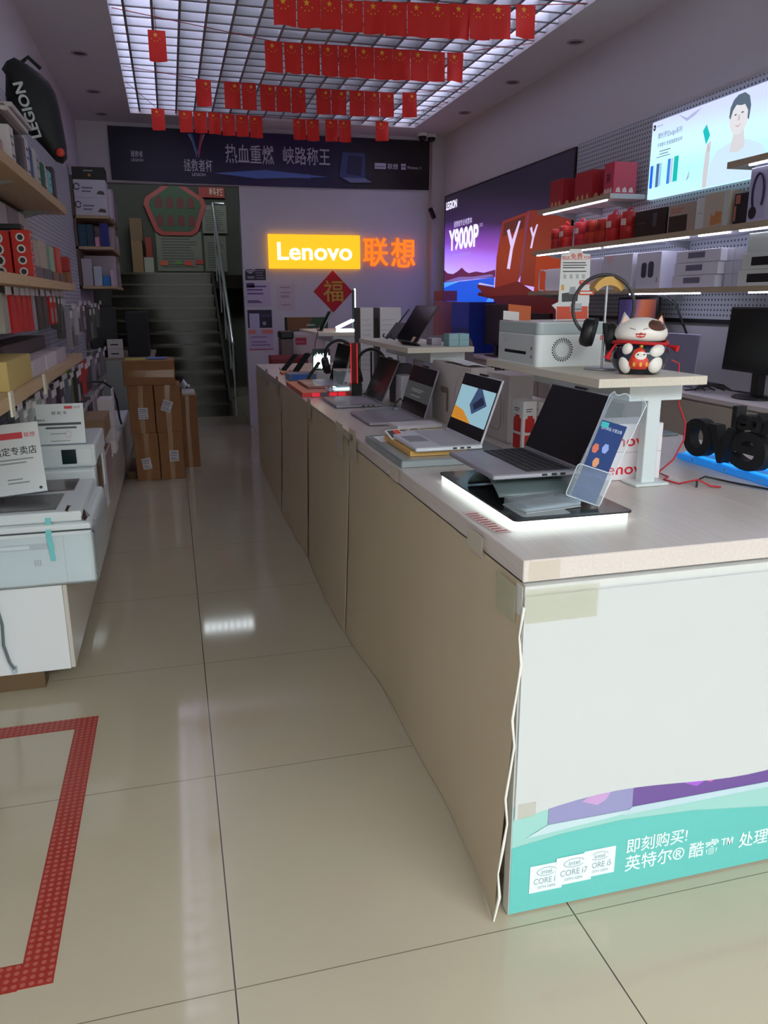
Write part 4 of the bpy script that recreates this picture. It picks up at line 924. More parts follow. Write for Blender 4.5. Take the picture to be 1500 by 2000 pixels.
mb.poly([(0, .36), (0, .50), (.12, .46), (.3, .445), (.45, .47), (.58, .505), (.7, .46), (.8, .44), (1.0, .45), (1.22, .43), (1.52, .45), (1.52, .38), (.7, .37)], z0, em((96, 34, 78), .8))
mb.poly([(.0, .37), (.5, .41), (.9, .40), (1.4, .41), (1.5, .39), (.9, .37), (.4, .37)], z0+.0004, em((130, 110, 190), .8))
mb.poly([(0, .30), (.5, .36), (1.1, .37), (1.5, .38), (1.5, .25), (1.0, .0), (0, 0)], z0+.0002, em((24, 92, 232), .8))
mb.poly([(0, .0), (1.05, 0), (1.05, .10), (.5, .12), (0, .16)], z0+.0006, em((16, 50, 170), .7))
mb.poly([(2.2, .92), (PW_, .86), (PW_, .22), (2.1, .30)], z0+.0006, em((120, 38, 28), .8))
mb.poly([(1.55, .0), (PW_, 0), (PW_, .24), (2.45, .24), (1.9, .24), (1.1, .24), (1.06, .21), (1.5, .17)], z0+.0007, em((70, 18, 24), .7))
mb.poly([(2.42, .55), (PW_, .52), (PW_, .20), (2.4, .22)], z0+.0008, em((150, 46, 24), .8))
lid = [(1.66, .88), (2.2, .91), (2.14, .64), (2.06, .33), (1.52, .28), (1.54, .56)]
mb.poly(lid, z0+.0012, em((132, 40, 26), .8)); mb.poly([(1.70, .86), (2.16, .885), (2.13, .78), (1.67, .74)], z0+.0014, em((80, 30, 32), .8))
mb.poly([(1.06, .32), (1.52, .28), (2.06, .33), (2.48, .21), (1.3, .20), (1.06, .29)], z0+.0013, em((100, 26, 26), .7))
mb.poly([(1.07, .32), (1.52, .29), (1.5, .30), (1.12, .335)], z0+.0016, em((200, 190, 220), .9))
mb.poly([(2.2, .91), (2.25, .90), (2.14, .40), (2.06, .33)], z0+.0015, em((128, 56, 92), .6))
YW = em((210, 190, 235), 1.0)
mb.poly([(1.77, .79), (1.83, .80), (1.90, .70), (2.03, .85), (2.07, .85), (1.925, .62), (1.87, .44), (1.80, .45), (1.865, .64)], z0+.0022, YW)
mb.poly([(2.27, .77), (2.31, .78), (2.34, .72), (2.40, .79), (2.43, .79), (2.36, .68), (2.33, .60), (2.29, .60), (2.325, .69)], z0+.0022, YW)
mb.build('picture', ps_)
mb = MB(); PWH = em((225, 220, 250), 1.3, 'white_light')
mb.text('LEGION', .04, 1.14, .085, PWH, w=.35, z=z0+.003, bold=.03)
mb.text('拯救者专业电竞本', .31, .935, .065, em((200, 185, 235), 1.0), w=.55, z=z0+.003)
mb.text('Y9000P', .15, .69, .23, PWH, w=.90, z=z0+.003, bold=.035)
mb.text('2023', 1.07, .88, .035, em((170, 140, 210), .9), z=z0+.003); mb.text('灵感无限 竞界无边', .29, .62, .035, em((160, 140, 220), .9), w=.56, z=z0+.003)
mb.build('lettering', ps_)

# pegboard
PEG = bpy.data.materials.new('perforated_steel'); PEG.use_nodes = True
_nt = PEG.node_tree; _b = _nt.nodes['Principled BSDF']; _b.inputs['Roughness'].default_value = .5
_tc = _nt.nodes.new('ShaderNodeTexCoord'); _vo = _nt.nodes.new('ShaderNodeTexVoronoi'); _vo.inputs['Scale'].default_value = 34; _vo.inputs['Randomness'].default_value = 0
_vo.voronoi_dimensions = '2D'
_sp = _nt.nodes.new('ShaderNodeSeparateXYZ'); _cb = _nt.nodes.new('ShaderNodeCombineXYZ')
_cr = _nt.nodes.new('ShaderNodeValToRGB'); _cr.color_ramp.interpolation = 'CONSTANT'
_cr.color_ramp.elements[0].color = lin((60, 62, 68)); _cr.color_ramp.elements[1].color = lin((186, 190, 198)); _cr.color_ramp.elements[1].position = .21
for a_, b_ in ((_tc.outputs['Object'], _sp.inputs[0]), (_sp.outputs[1], _cb.inputs[0]), (_sp.outputs[2], _cb.inputs[1]), (_cb.outputs[0], _vo.inputs['Vector']), (_vo.outputs['Distance'], _cr.inputs[0]), (_cr.outputs[0], _b.inputs['Base Color'])): _nt.links.new(a_, b_)
pb_ = MB().box(XR-.02, XR, 2.6, 5.88, 1.30, 2.56, PEG).build('trim_3'); pb_['kind'] = 'structure'
MB_ = MB().box(XR-.025, XR, 2.6, 5.88, 1.275, 1.30, DARKM).build('trim_4'); MB_['kind'] = 'structure'
SHW = streaky('shelf_edge_wood', (176, 158, 128), (188, 170, 142), 40)
LED = mat((222, 224, 255), .4, emit=13, name='led_strip_light')
SXF = 2.85
def wall_shelf(label, y0, y1, z1, leds, t=.032):
    s = thing('wall_shelf', label, 'shelf', T(SXF, y0, z1), 'shelves on the right wall')
    MB().box(0, XR-.02-SXF, 0, y1-y0, -t, 0, mat((216, 214, 214), .5, name='shelf_white'), .001).build('board', s)
    MB().box(-.002, 0, 0, y1-y0, -t, 0, SHW).build('edge', s)
    for a, b_ in leds: MB().box(.004, .018, a-y0, b_-y0, -t-.008, -t-.0005, LED).build('led_strip', s)
    for q in range(3): MB().prism([(0, 0), (.25, 0), (.25, -.05)], 0, .003, GREY).build('bracket', s).matrix_local = F((.008, .15+q*(y1-y0-.3)/2, -t), (1, 0, 0), (0, 0, 1))
    return s
wall_shelf('top lit shelf with the red gift boxes on the right wall', 4.91, 5.99, 2.09, [(4.97, 5.90)])
wall_shelf('middle lit shelf with red tubes and dark boxes on the right wall', 2.7, 6.05, 1.79, [(2.8, 3.62), (3.70, 3.95), (4.05, 4.95), (5.02, 5.35), (5.45, 5.98)])
wall_shelf('lowest lit shelf with white appliance boxes on the right wall', 2.7, 6.10, 1.48, [(3.9, 4.6), (2.9, 3.5)], .028)
wall_shelf('short high shelf at the right edge in front of the bright panel', 2.7, 3.76, 2.10, [(2.75, 3.6)])

# the bright advertising panel
ad = thing('ad_panel', 'bright backlit advertising panel showing a man holding up a teal phone', 'advertising panel', FR(3.105, 4.83, 2.045))
AW, AH = 1.75, .46
ADM = ramp_light('ad_backlight', [(0, (190, 226, 250)), (.35, (176, 240, 250)), (.6, (196, 244, 250)), (1, (196, 206, 250))], 'Y', 0, .46, 1.15, ('X', .06))
MB().box(0, AW, 0, AH, 0, .03, ADM).build('print', ad)
mb = MB(); z0 = .0305
def pe(c, s=.95): return mat(c, .4, emit=s, name='ad_print')
SKIN = pe((222, 222, 226)); SHIRT = pe((204, 230, 246))
mb.poly([(.58, 0), (.60, .06), (.62, .12), (.66, .18), (.72, .20), (.79, .21), (.89, .21), (.96, .19), (1.05, .15), (1.12, 0)], z0, SHIRT)
mb.poly([(.775, .16), (.80, .26), (.88, .26), (.90, .17), (.85, .15)], z0+.0004, pe((212, 212, 216)))
mb.poly(ell(.83, .335, .078, .095, 28), z0+.0008, SKIN)
mb.poly([(.748, .34), (.752, .39), (.775, .425), (.81, .443), (.86, .445), (.90, .42), (.918, .37), (.912, .30), (.90, .31), (.898, .35), (.87, .385), (.84, .385), (.80, .395), (.775, .37), (.76, .33)], z0+.0012, pe((92, 108, 126), .85))
mb.poly(ell(.80, .345, .010, .004, 10), z0+.0014, pe((90, 96, 106), .8)); mb.poly(ell(.855, .348, .010, .004, 10), z0+.0014, pe((90, 96, 106), .8))
mb.poly([(.80, .292), (.83, .286), (.86, .296), (.83, .278)], z0+.0014, pe((206, 160, 160)))
mb.poly([(.826, .34), (.836, .34), (.84, .312), (.822, .312)], z0+.0014, pe((196, 186, 186)))
mb.poly([(.565, .0), (.60, .0), (.605, .08), (.61, .15), (.60, .22), (.575, .24), (.565, .17), (.56, .08)], z0+.0006, pe((206, 204, 210)))
mb.poly([(.525, .315), (.555, .345), (.595, .28), (.565, .235)], z0+.0009, pe((24, 188, 190)))
for i in range(4): mb.poly([(.58+.004*i, .235-.012*i), (.61, .245-.014*i), (.612, .237-.014*i), (.582, .226-.012*i)], z0+.0012, pe((196, 178, 178)))
for x_, y_, w_, h_, c_ in [(.015, .065, .03, .135, (20, 100, 235)), (.05, .07, .02, .13, (190, 226, 250)), (.08, .065, .032, .14, (70, 110, 160)), (.115, .07, .022, .135, (150, 196, 235)), (.20, .07, .03, .145, (60, 130, 220)), (.235, .075, .02, .14, (196, 200, 220)), (.265, .075, .045, .145, (24, 186, 180))]: mb.rect(x_, x_+w_, y_, y_+h_, z0+.0005+x_*.001, pe(c_))
mb.poly([(.26, .46), (.36, .40), (.44, .42), (.50, .45), (.42, .435), (.36, .418)], z0+.0003, pe((176, 180, 215)))
mb.poly([(.40, .06), (.42, .10), (.43, .12), (.425, .075)], z0+.0003, pe((150, 170, 190)))
mb.build('picture', ad)
mb = MB(); ADI = pe((120, 140, 170), .8); DK = mat((20, 24, 30), .5)
mb.poly(ell(.025, .425, .014, .018, 18), z0+.0006, DK); mb.text('m', .016, .420, .009, pe((230, 240, 250)), z=z0+.0012); mb.text('motorola', .05, .424, .012, ADI, z=z0+.0006)
mb.text('摩托罗拉edge系列', .07, .345, .04, ADI, w=.25, z=z0+.0006); mb.text('手感奢华 影像旗舰新标杆', .07, .30, .026, ADI, w=.26, z=z0+.0006)
mb.lines(.10, .22, [.272, .255], .006, ADI, z0+.0006); mb.lines(.07, .22, [.24], .005, ADI, z0+.0006); mb.build('lettering', ad)

# goods on the shelves
GOLDP = mat((214, 170, 110), .5, name='gold_print')
def giftf(c2):
    def f(mb, a, b, h):
        for M_, w in ((F((-a-.0006, b, 0), (0, -1, 0), (0, 0, 1)), 2*b), (FB(-a, -b-.0006, 0), 2*a)):
            mb.M = M_
            for q in (.22, .5, .78): mb.poly([(w*q-.018, .008), (w*q+.018, .008), (w*q+.012, .03), (w*q+.004, .042), (w*q-.014, .03)], .0004, c2)
            if w < .16: mb.text('茶', w*.25, .07, .06, mat((60, 16, 22), .5), z=.0004)
        mb.M = Matrix.Identity(4)
    return f
for i, (y0, y1, h, c, c2) in enumerate([(5.62, 5.83, .19, (172, 30, 40), GOLDP), (5.20, 5.44, .19, (172, 28, 38), GOLDP), (4.915, 5.04, .195, (206, 60, 84), mat((240, 206, 200), .5))]):
    box_thing('gift_box', ['leftmost dark red gift box on the top right-wall shelf', 'middle dark red gift box on the top right-wall shelf', 'pinkish red gift box at the near end of the top wall shelf'][i], 'gift box', (2.87, 3.04, y0, y1, 2.09, 2.09+h), mat(c, .5), 'gift boxes on the top shelf', front=giftf(c2))
def red_tube(label, y, x, r, h, c, ribbon):
    t = thing('gift_tube', label, 'gift tube', T(x, y, 1.79), 'red gift tubes on the middle shelf')
    MB().lathe([(r, 0), (r, h*.80), (0, h*.80)], mat(c, .45), 24).build('tube', t)
    MB().lathe([(r+.0015, h*.5), (r+.0015, h), (r-.003, h+.003), (0, h+.003)], mat(tuple(min(255, v+8) for v in c), .4), 24).build('lid', t)
    if ribbon: MB().tube([(0, 0, h), (.01, .015, h+.035), (0, .03, h+.01), (-.01, 0, h+.002), (.0, -.02, h+.03), (.005, -.035, h+.012)], .005, mat((230, 60, 80), .5), 6).build('ribbon', t)
    q = MB(); q.grid(lambda u, v: ((r+.002)*math.cos(PI+(u-.5)*1.3), (r+.002)*math.sin(PI+(u-.5)*1.3), h*(.52+.25*v)), 6, 1, mat((226, 190, 180), .6) if ribbon else mat((150, 20, 22), .5)); q.build('label', t)
cols = [(196, 40, 30), (206, 44, 34), (214, 40, 52), (218, 44, 56), (200, 52, 30), (196, 50, 30), (212, 36, 40), (204, 34, 30), (190, 32, 28)]
for i, (y, x, h) in enumerate([(5.74, 2.9, .14), (5.59, 2.9, .15), (5.47, 2.95, .14), (5.36, 2.9, .155), (5.20, 2.9, .155), (5.05, 2.9, .15), (4.92, 2.9, .165), (4.83, 2.97, .16), (4.74, 2.9, .165)]):
    red_tube('red cylindrical gift tube, %s from the left on the middle shelf' % ORD[i], y, x, .05 if i not in (0, 2, 7) else .042, h, cols[i], i in (1, 3, 6, 8))
def onface(f):
    def g(mb, a, b, h):
        mb.M = F((-a-.0006, b, 0), (0, -1, 0), (0, 0, 1)); f(mb, 2*b, h); mb.M = Matrix.Identity(4)
    return g
GM = 'boxes on the middle right-wall shelf'
box_thing('product_box', 'wide dark brown box right of the red tubes', 'box', (2.88, 3.08, 4.31, 4.64, 1.79, 1.945), mat((42, 32, 32), .35), GM, front=onface(lambda mb, w, h: (mb.rect(w*.6, w*.72, h*.35, h*.85, .0004, mat((80, 84, 90), .4)), mb.lines(w*.1, w*.4, [h*.5], h*.05, mat((90, 70, 64), .5)))))
box_thing('product_box', 'beige box with a dark brown window beside the dark box', 'box', (2.88, 3.06, 4.03, 4.29, 1.79, 1.945), mat((176, 156, 140), .5), GM, front=onface(lambda mb, w, h: (mb.rect(w*.05, w*.72, h*.03, h*.6, .0004, mat((54, 42, 36), .4)), mb.lines(w*.1, w*.6, [h*.8, h*.7], h*.05, mat((190, 120, 100), .5)))))
box_thing('product_box', 'white narrow box between the beige and the orange printed boxes', 'box', (2.87, 3.06, 3.94, 4.015, 1.79, 1.955), mat((214, 216, 212), .5), GM, front=onface(lambda mb, w, h: mb.lines(w*.2, w*.8, [h*.5], h*.02, GREY)))
box_thing('product_box', 'pale box with an orange city drawing on its front', 'box', (2.86, 3.06, 3.73, 3.93, 1.79, 1.965), mat((196, 182, 164), .5), GM, front=onface(lambda mb, w, h: (mb.poly([(w*.3, h*.04), (w*.32, h*.4), (w*.45, h*.3), (w*.5, h*.45), (w*.75, h*.42), (w*.76, h*.1)], .0004, mat((196, 130, 76), .5)), mb.rect(w*.8, w, 0, h, .0005, mat((196, 206, 200), .5)))))
box_thing('product_box', 'dark box with copper print beside the headset box', 'box', (2.87, 3.06, 3.60, 3.70, 1.79, 1.94), mat((36, 30, 34), .35), GM, front=onface(lambda mb, w, h: (mb.rect(w*.05, w*.2, h*.1, h*.6, .0004, mat((196, 120, 96), .4)), mb.rect(w*.1, w*.45, h*.66, h*.95, .0004, mat((180, 110, 96), .4)))))
box_thing('product_box', 'tall lavender box showing a black headset at the right edge', 'box', (2.86, 3.06, 3.30, 3.585, 1.79, 2.045), mat((200, 200, 222), .5), GM, front=onface(lambda mb, w, h: (mb.rect(w*.03, w*.45, h*.05, h*.93, .0004, mat((186, 182, 214), .5)), mb.tube([(w*.25+w*.14*math.cos(a), h*.52+h*.36*math.sin(a), .001) for a in [math.radians(-40+260*i/20) for i in range(21)]], .007, mat((38, 28, 66), .5), 6), mb.poly(ell(w*.14, h*.17, w*.1, h*.12, 16), .0009, mat((24, 20, 34), .5)))))
box_thing('product_box', 'dark box lying on the short high shelf by the panel', 'box', (2.92, 3.06, 2.9, 3.3, 2.10, 2.26), mat((150, 130, 104), .5), None)
GL = 'boxes on the lowest right-wall shelf'
WB = mat((222, 220, 232), .5, name='white_box_card')
wp = thing('white_speaker', 'white rounded device with a wire handle at the left of the lowest shelf', 'speaker', T(2.88, 5.58, 1.48))
mb = MB(); mb.M = F((0, .28, 0), (0, -1, 0), (0, 0, 1)); mb.prism(rrect(0, .28, .004, .165, .02), -.1, 0, mat((236, 236, 242), .35)); mb.build('body', wp)
MB().tube([(-.005, .28, .155), (-.005, .36, .16), (-.005, .38, .14), (-.005, .38, .02), (-.005, .36, .006), (-.005, .3, .006)], .006, mat((214, 190, 186), .3), 8).build('handle', wp)
box_thing('white_box', 'plain white box left of the headphone stand on the lowest shelf', 'box', (2.87, 3.06, 4.99, 5.26, 1.48, 1.69), WB, GL)
box_thing('white_box', 'white box with a pink wedge behind the hanging headphones', 'box', (2.86, 3.06, 4.60, 4.96, 1.48, 1.70), mat((214, 214, 220), .5), GL, front=onface(lambda mb, w, h: (mb.poly([(w*.1, h*.98), (w*.38, h*.98), (w*.24, h*.66)], .0004, mat((232, 196, 200), .5)), mb.rect(w*.5, w*.62, h*.08, h*.22, .0004, mat((190, 190, 200), .5)))))  # pink wedge on the upper front of the box
box_thing('white_box', 'white box picturing two dark capsules on the lowest shelf', 'box', (2.86, 3.06, 4.29, 4.55, 1.48, 1.695), WB, GL, front=onface(lambda mb, w, h: (mb.poly(rrect(w*.22, w*.44, h*.3, h*.72, .02), .0004, mat((62, 62, 88), .5)), mb.poly(rrect(w*.5, w*.73, h*.3, h*.74, .02), .0004, mat((62, 62, 88), .5)), mb.rect(w*.86, w*.9, h*.15, h*.3, .0004, GREY))))
for k_, nm in enumerate(('lowest', 'middle', 'top')):
    box_thing('white_box', nm+' long white box of the stack of three with grey windows', 'box', (2.86, 3.05, 3.78+.0*k_-.015*k_, 4.165-.012*k_, 1.48+.0675*k_, 1.48+.0675*k_+.066), WB, GL, front=onface(lambda mb, w, h: mb.poly(rrect(w*.28, w*.66, h*.35, h*.82, .004), .0004, mat((112, 108, 132), .5))))
for k_ in range(3):
    for j in range(2):
        box_thing('small_white_box', ['lowest', 'middle', 'upper'][k_]+' grey-white cube, '+['left', 'right'][j]+' one of the block by the long white boxes', 'box', (2.90, 2.97, 3.695-.068*j, 3.76-.068*j, 1.48+.066*k_, 1.48+.066*k_+.065), mat((190, 190, 200), .6), 'small cubes on the lowest shelf', bev=.001)
for k_, nm in enumerate(('lower', 'upper')):
    box_thing('white_box', nm+' greenish white box with a black window at the right edge', 'box', (2.86, 3.05, 3.10-.02*k_, 3.60-.02*k_, 1.48+.081*k_, 1.48+.081*k_+.08), mat((214, 218, 212), .5), GL, front=onface(lambda mb, w, h: (mb.rect(w*.14, w*.52, h*.22, h*.74, .0004, BLACK), mb.rect(w*.52, w*.62, h*.05, h*.9, .0004, mat((206, 176, 176), .5)))))
box_thing('white_box', 'square white box on top of the black-windowed boxes at the right edge', 'box', (2.86, 3.05, 3.2, 3.55, 1.6415, 1.735), mat((206, 214, 208), .5), GL)

# cabinet along the right wall
cb = thing('wall_cabinet', 'long grey beige floor cabinet along the right wall under the shelves', 'cabinet', T(2.73, 2.4, 0))
CABM = mat((176, 166, 154), .5, noise=.04, nscale=5, name='cabinet_front')
MB().box(.015, .385, 0, 6.4, .0, .885, CABM).build('body', cb)
MB().box(0, .39, -.01, 6.41, .885, .91, streaky('cabinet_top_board', (200, 190, 190), (210, 200, 200), 30), .001).build('top', cb)
for i in range(8):
    d_ = MB().box(.0, .014, .01+.8*i, .79+.8*i, .08, .875, CABM, .002).build('door', cb)
    for yy in (.06, .14): MB().ball((-.012, .79+.8*i-yy-.64*(i % 2), .845), .014, BLACK, 12).cyl((-.012, .79+.8*i-yy-.64*(i % 2), .845), (.0, .79+.8*i-yy-.64*(i % 2), .845), .006, BLACK, 8).build('knob', d_)
mo = thing('monitor', 'large black monitor on a round base at the right edge of the frame', 'monitor', T(2.93, 3.47, .91) @ RZ(-4))
mb = MB(); mb.M = T(0, 0, .13) @ RY(4); mb.box(-.012, .02, -.33, .28, 0, .335, BLACK, .004); mb.build('housing', mo)
mb = MB(); mb.M = T(0, 0, .13) @ RY(4); mb.box(-.0135, -.012, -.318, .268, .018, .325, BLACKG); mb.build('screen', mo)
MB().box(.0, .04, -.04, .03, .012, .2, BLACK, .006).build('neck', mo); MB().lathe([(.12, 0), (.12, .006), (.11, .012), (0, .014)], BLACK, 36, .8, 1).build('foot', mo)
lp = thing('laptop', 'closed-angle grey laptop seen from behind beside the lucky cat', 'laptop', T(2.86, 3.88, .91) @ RZ(3))
MB().box(-.02, .2, 0, .52, 0, .014, LAPG, .003).build('base', lp); mb = MB(); mb.M = T(.0, 0, .014) @ RY(4); mb.box(0, .008, 0, .52, 0, .30, mat((150, 148, 172), .45, .4, name='lavender_metal'), .004); mb.build('lid', lp)
ml = thing('monitor', 'monitor with an orange and violet wallpaper behind the hanging headphones', 'monitor', T(2.95, 4.42, .91))
mb = MB(); mb.box(0, .025, 0, .46, .18, .52, BLACK, .004); mb.build('housing', ml)
SCM = ramp_light('wallpaper_light', [(0, (60, 50, 96)), (.25, (90, 80, 150)), (.45, (206, 120, 90)), (.62, (196, 96, 60)), (.85, (70, 50, 70)), (1, (30, 26, 40))], 'X', .0, .45, .55, ('Y', -.25))
scn = MB().rect(0, .43, 0, .31, 0, SCM).build('screen', ml, F((-.0008, .445, .195), (0, -1, 0), (0, 0, 1)))
MB().box(.005, .04, .2, .26, .01, .2, BLACK).build('neck', ml); MB().box(-.05, .10, .12, .34, 0, .01, BLACK, .003).build('foot', ml)
for i, (y0, y1, zh, c) in enumerate([(6.55, 7.1, .47, (34, 14, 14)), (5.75, 6.3, .40, (28, 16, 18)), (5.0, 5.45, .38, (30, 20, 24))]):
    t = thing('monitor', ['dark monitor farthest along the wall cabinet', 'dark monitor in the middle of the wall cabinet', 'dark monitor behind the white printer on the wall cabinet'][i], 'monitor', T(2.88, y0, .91))
    MB().box(0, .03, 0, y1-y0, .10, zh, mat(c, .3), .005).build('housing', t); MB().box(.0, .03, (y1-y0)/2-.03, (y1-y0)/2+.03, .01, .12, BLACK).build('neck', t); MB().box(-.06, .1, (y1-y0)/2-.12, (y1-y0)/2+.12, 0, .01, BLACK, .003).build('foot', t)
box_thing('blue_box', 'blue box on the wall cabinet below the lit poster', 'computer case', (2.78, 3.05, 7.25, 7.75, .91, 1.395), mat((16, 50, 150), .35), front=onface(lambda mb, w, h: mb.rect(w*.02, w*.98, h*.5, h*.98, .0004, mat((20, 60, 190), .35))))  # plain blue box, upper front in a brighter blue
box_thing('red_box', 'pinkish red box standing at the far end of the wall cabinet', 'box', (2.75, 2.95, 8.05, 8.25, .91, 1.40), mat((176, 110, 108), .5), None)
box_thing('tilted_box', 'small pink and dark red box lying tilted on the pinkish box', 'box', (2.76, 2.94, 8.06, 8.24, 1.405, 1.51), mat((170, 90, 96), .5), None, rot=12)
tag(MB().tube([(2.9, 4.3, 1.48-.03), (2.93, 4.2, 1.38), (2.97, 4.12, 1.2), (2.98, 4.1, 1.0), (2.97, 4.1, .93)], .007, BLACK, 8).build('power_cable'), 'black cable running down the pegboard behind the cabinet', 'cable')
kc = MB()
for i in range(5): kc.tube([(2.80+.05*i, 3.86-.02*i, .916), (2.84, 3.80, .93+.012*i), (2.86+.02*i, 3.72, .955), (2.95, 3.66, .93), (3.05, 3.62+.02*i, .916)], .004, BLACK, 6)
tag(kc.build('cable_bundle'), 'tangled black cables around the foot of the right monitor', 'cable')

# ================================================================ left wall: cabinet, printers, shelves, hanging goods
PEGL = bpy.data.materials.new('left_pegboard_steel'); PEGL.use_nodes = True
_nt = PEGL.node_tree; _b = _nt.nodes['Principled BSDF']; _b.inputs['Base Color'].default_value = lin((128, 136, 140)); _b.inputs['Roughness'].default_value = .5
pl_ = MB().box(XL, XL+.02, 2.2, 7.85, .42, 2.52, PEG).build('trim_5'); pl_['kind'] = 'structure'
WX = XL+.02
lc = thing('low_cabinet', 'low white cabinet on skids along the left wall', 'cabinet', T(WX, 2.915, 0))
CW = -.445-WX
MB().box(0, CW-.016, 0, 4.93, .07, .41, WHITEM, .002).build('body', lc)
for i in range(4): MB().box(CW-.0155, CW, .004+1.232*i, 1.228+1.232*i, .072, .408, mat((206, 200, 190), .18, name='glossy_door'), .002).build('door', lc)
for i in range(5): MB().box(.0, .22, .01+1.1*i, .09+1.1*i, 0, .069, mat((108, 84, 58), .7)).box(.02, .17, .02+1.1*i, .08+1.1*i, .015, .055, mat((60, 42, 28), .8)).build('skid', lc)
tag(MB().tube([(-.70, 2.905, .40), (-.685, 2.90, .36), (-.675, 2.90, .28), (-.68, 2.90, .20), (-.668, 2.90, .13), (-.655, 2.90, .10)], .0055, mat((104, 116, 120), .5), 8).box(-.662, -.646, 2.893, 2.907, .085, .11, ACRYL).build('network_cable'), 'grey network cable hanging down the near end of the white cabinet', 'cable')

# wrapped printer nearest
p1 = thing('laser_printer', 'white laser printer in clear wrap, nearest on the low cabinet', 'printer', T(-.765, 2.90, .41))
PWT = mat((220, 226, 226), .4, name='laser_white')
mb = MB(); mb.box(0, .43, 0, .60, 0, .235, PWT, .014, 2); mb.build('body', p1)
mb = MB(); mb.box(.0, .40, .02, .58, .2355, .275, PWT, .008, 2); mb.build('top_cover', p1)
mb = MB(); mb.box(.06, .31, .06, .30, .2752, .279, mat((84, 78, 80), .2, noise=.5, nscale=18, name='dark_tray')); mb.box(.06, .34, .36, .56, .2752, .281, mat((96, 84, 84), .2, noise=.5, nscale=18)); mb.build('paper_tray', p1)
mb = MB(); mb.M = FB(0, -.0006, 0); mb.rect(.0, .43, .205, .212, 0, mat((70, 76, 78), .5)); mb.poly(rrect(.02, .30, .145, .168, .008), .0004, mat((196, 202, 204), .4)); mb.poly(rrect(.1, .215, .15, .163, .005), .0008, mat((232, 236, 236), .3))
for i in range(3):
    for j in range(4): mb.rect(.225+.009*i, .231+.009*i, .085+.006*j, .088+.006*j, .0006, GREY)
mb.rect(.33, .331, .0, .19, .0006, GREY); mb.build('front_panel', p1)
mb = MB(); mb.M = FB(0, -.003, 0); mb.add([(.275, .27, -.03), (.295, .27, -.03), (.295, .205, .003), (.275, .205, .003), (.30, .10, .003), (.283, .10, .003)], [(0, 3, 2, 1), (2, 3, 5, 4)], mat((120, 206, 206), .3)); mb.build('blue_tape', p1)
mb = MB(); mb.box(-.004, .438, -.005, .605, .0008, .20, FOIL, .012); mb.build('clear_wrap', p1)
BTAPE = mat((66, 50, 46), .12, noise=.4, nscale=40, name='brown_tape')
mb = MB(); mb.add([(.345, .10, .280), (.345, .02, .279), (.436, .01, .19), (.437, .10, .21), (.40, .10, .262), (.40, .02, .25)], [(0, 1, 5, 4), (4, 5, 2, 3)], BTAPE); mb.build('brown_tape', p1)
# second printer behind
p2 = thing('laser_printer', 'second white printer with a dark display behind the wrapped one', 'printer', T(-.765, 3.56, .41))
mb = MB(); mb.box(0, .395, 0, .55, 0, .30, PWT, .012, 2); mb.build('body', p2)
mb = MB(); mb.box(0, .40, .04, .54, .3005, .40, PWT, .012, 2); mb.build('scanner', p2)
mb = MB(); mb.M = FB(0, .0388, 0); mb.rect(.26, .32, .318, .382, .0, mat((20, 40, 42), .1)); mb.rect(.326, .38, .318, .382, .0, WHITE); mb.build('control_panel', p2)
mb = MB(); mb.box(.397, .4005, .08, .26, .10, .32, BTAPE); mb.add([(.401, .08, .32), (.401, .26, .32), (.3, .26, .402), (.3, .08, .402)], [(0, 1, 2, 3)], BTAPE); mb.build('brown_tape', p2)
mb = MB(); mb.box(.4005, .405, .30, .33, .16, .31, WHITE); mb.build('label', p2)
p3 = thing('cartridge_box', 'dark printer in brown tape behind the second white printer', 'printer', T(-.765, 4.22, .41))
mb = MB(); mb.box(0, .36, 0, .7, 0, .19, mat((150, 128, 132), .4, noise=.2, nscale=10), .01); mb.build('body', p3); mb = MB(); mb.box(.02, .355, .1, .6, .1905, .1945, BTAPE, .001); mb.build('lid', p3)
def sign(label, M, w, h, pf):
    t = thing('acrylic_sign', label, 'sign', M, 'acrylic certificate signs')
    mb = MB(); mb.box(0, w, 0, h, -.006, 0, mat((226, 230, 230), .15, coat=.3, name='sign_white'), .001); mb.build('plate', t)
    mb = MB(); pf(mb, w, h); mb.build('print', t)
    MB().box(0, w, -.002, .004, -.03, .0, ACRYL, .001).build('foot', t)
    return t
def s1p(mb, w, h):
    mb.poly([(w*.45, h*.78), (w*.78, h*.78), (w*.78, h*.87), (w*.45, h*.87)], .0006, mat((216, 70, 80), .5)); mb.text('联想', w*.80, h*.79, h*.07, mat((216, 90, 96), .5))
    mb.text('联想指定专卖店', w*.12, h*.55, h*.12, mat((40, 42, 46), .5), w=w*.82, bold=.03)
    mb.lines(w*.35, w*.9, [h*.48, h*.43], h*.02, GREY); mb.lines(w*.5, w*.8, [h*.15, h*.2], h*.02, GREY, ragged=.4)
    for q in (.35, .92): mb.poly(ell(w*q, h*.06, .006, .006, 12), .0008, mat((40, 42, 44), .4))
sign('tilted white acrylic store certificate on the nearest wrapped printer', F((-.765, 3.10, .705), (1, .05, .06), (-.10, .34, 1)), .265, .27, s1p)
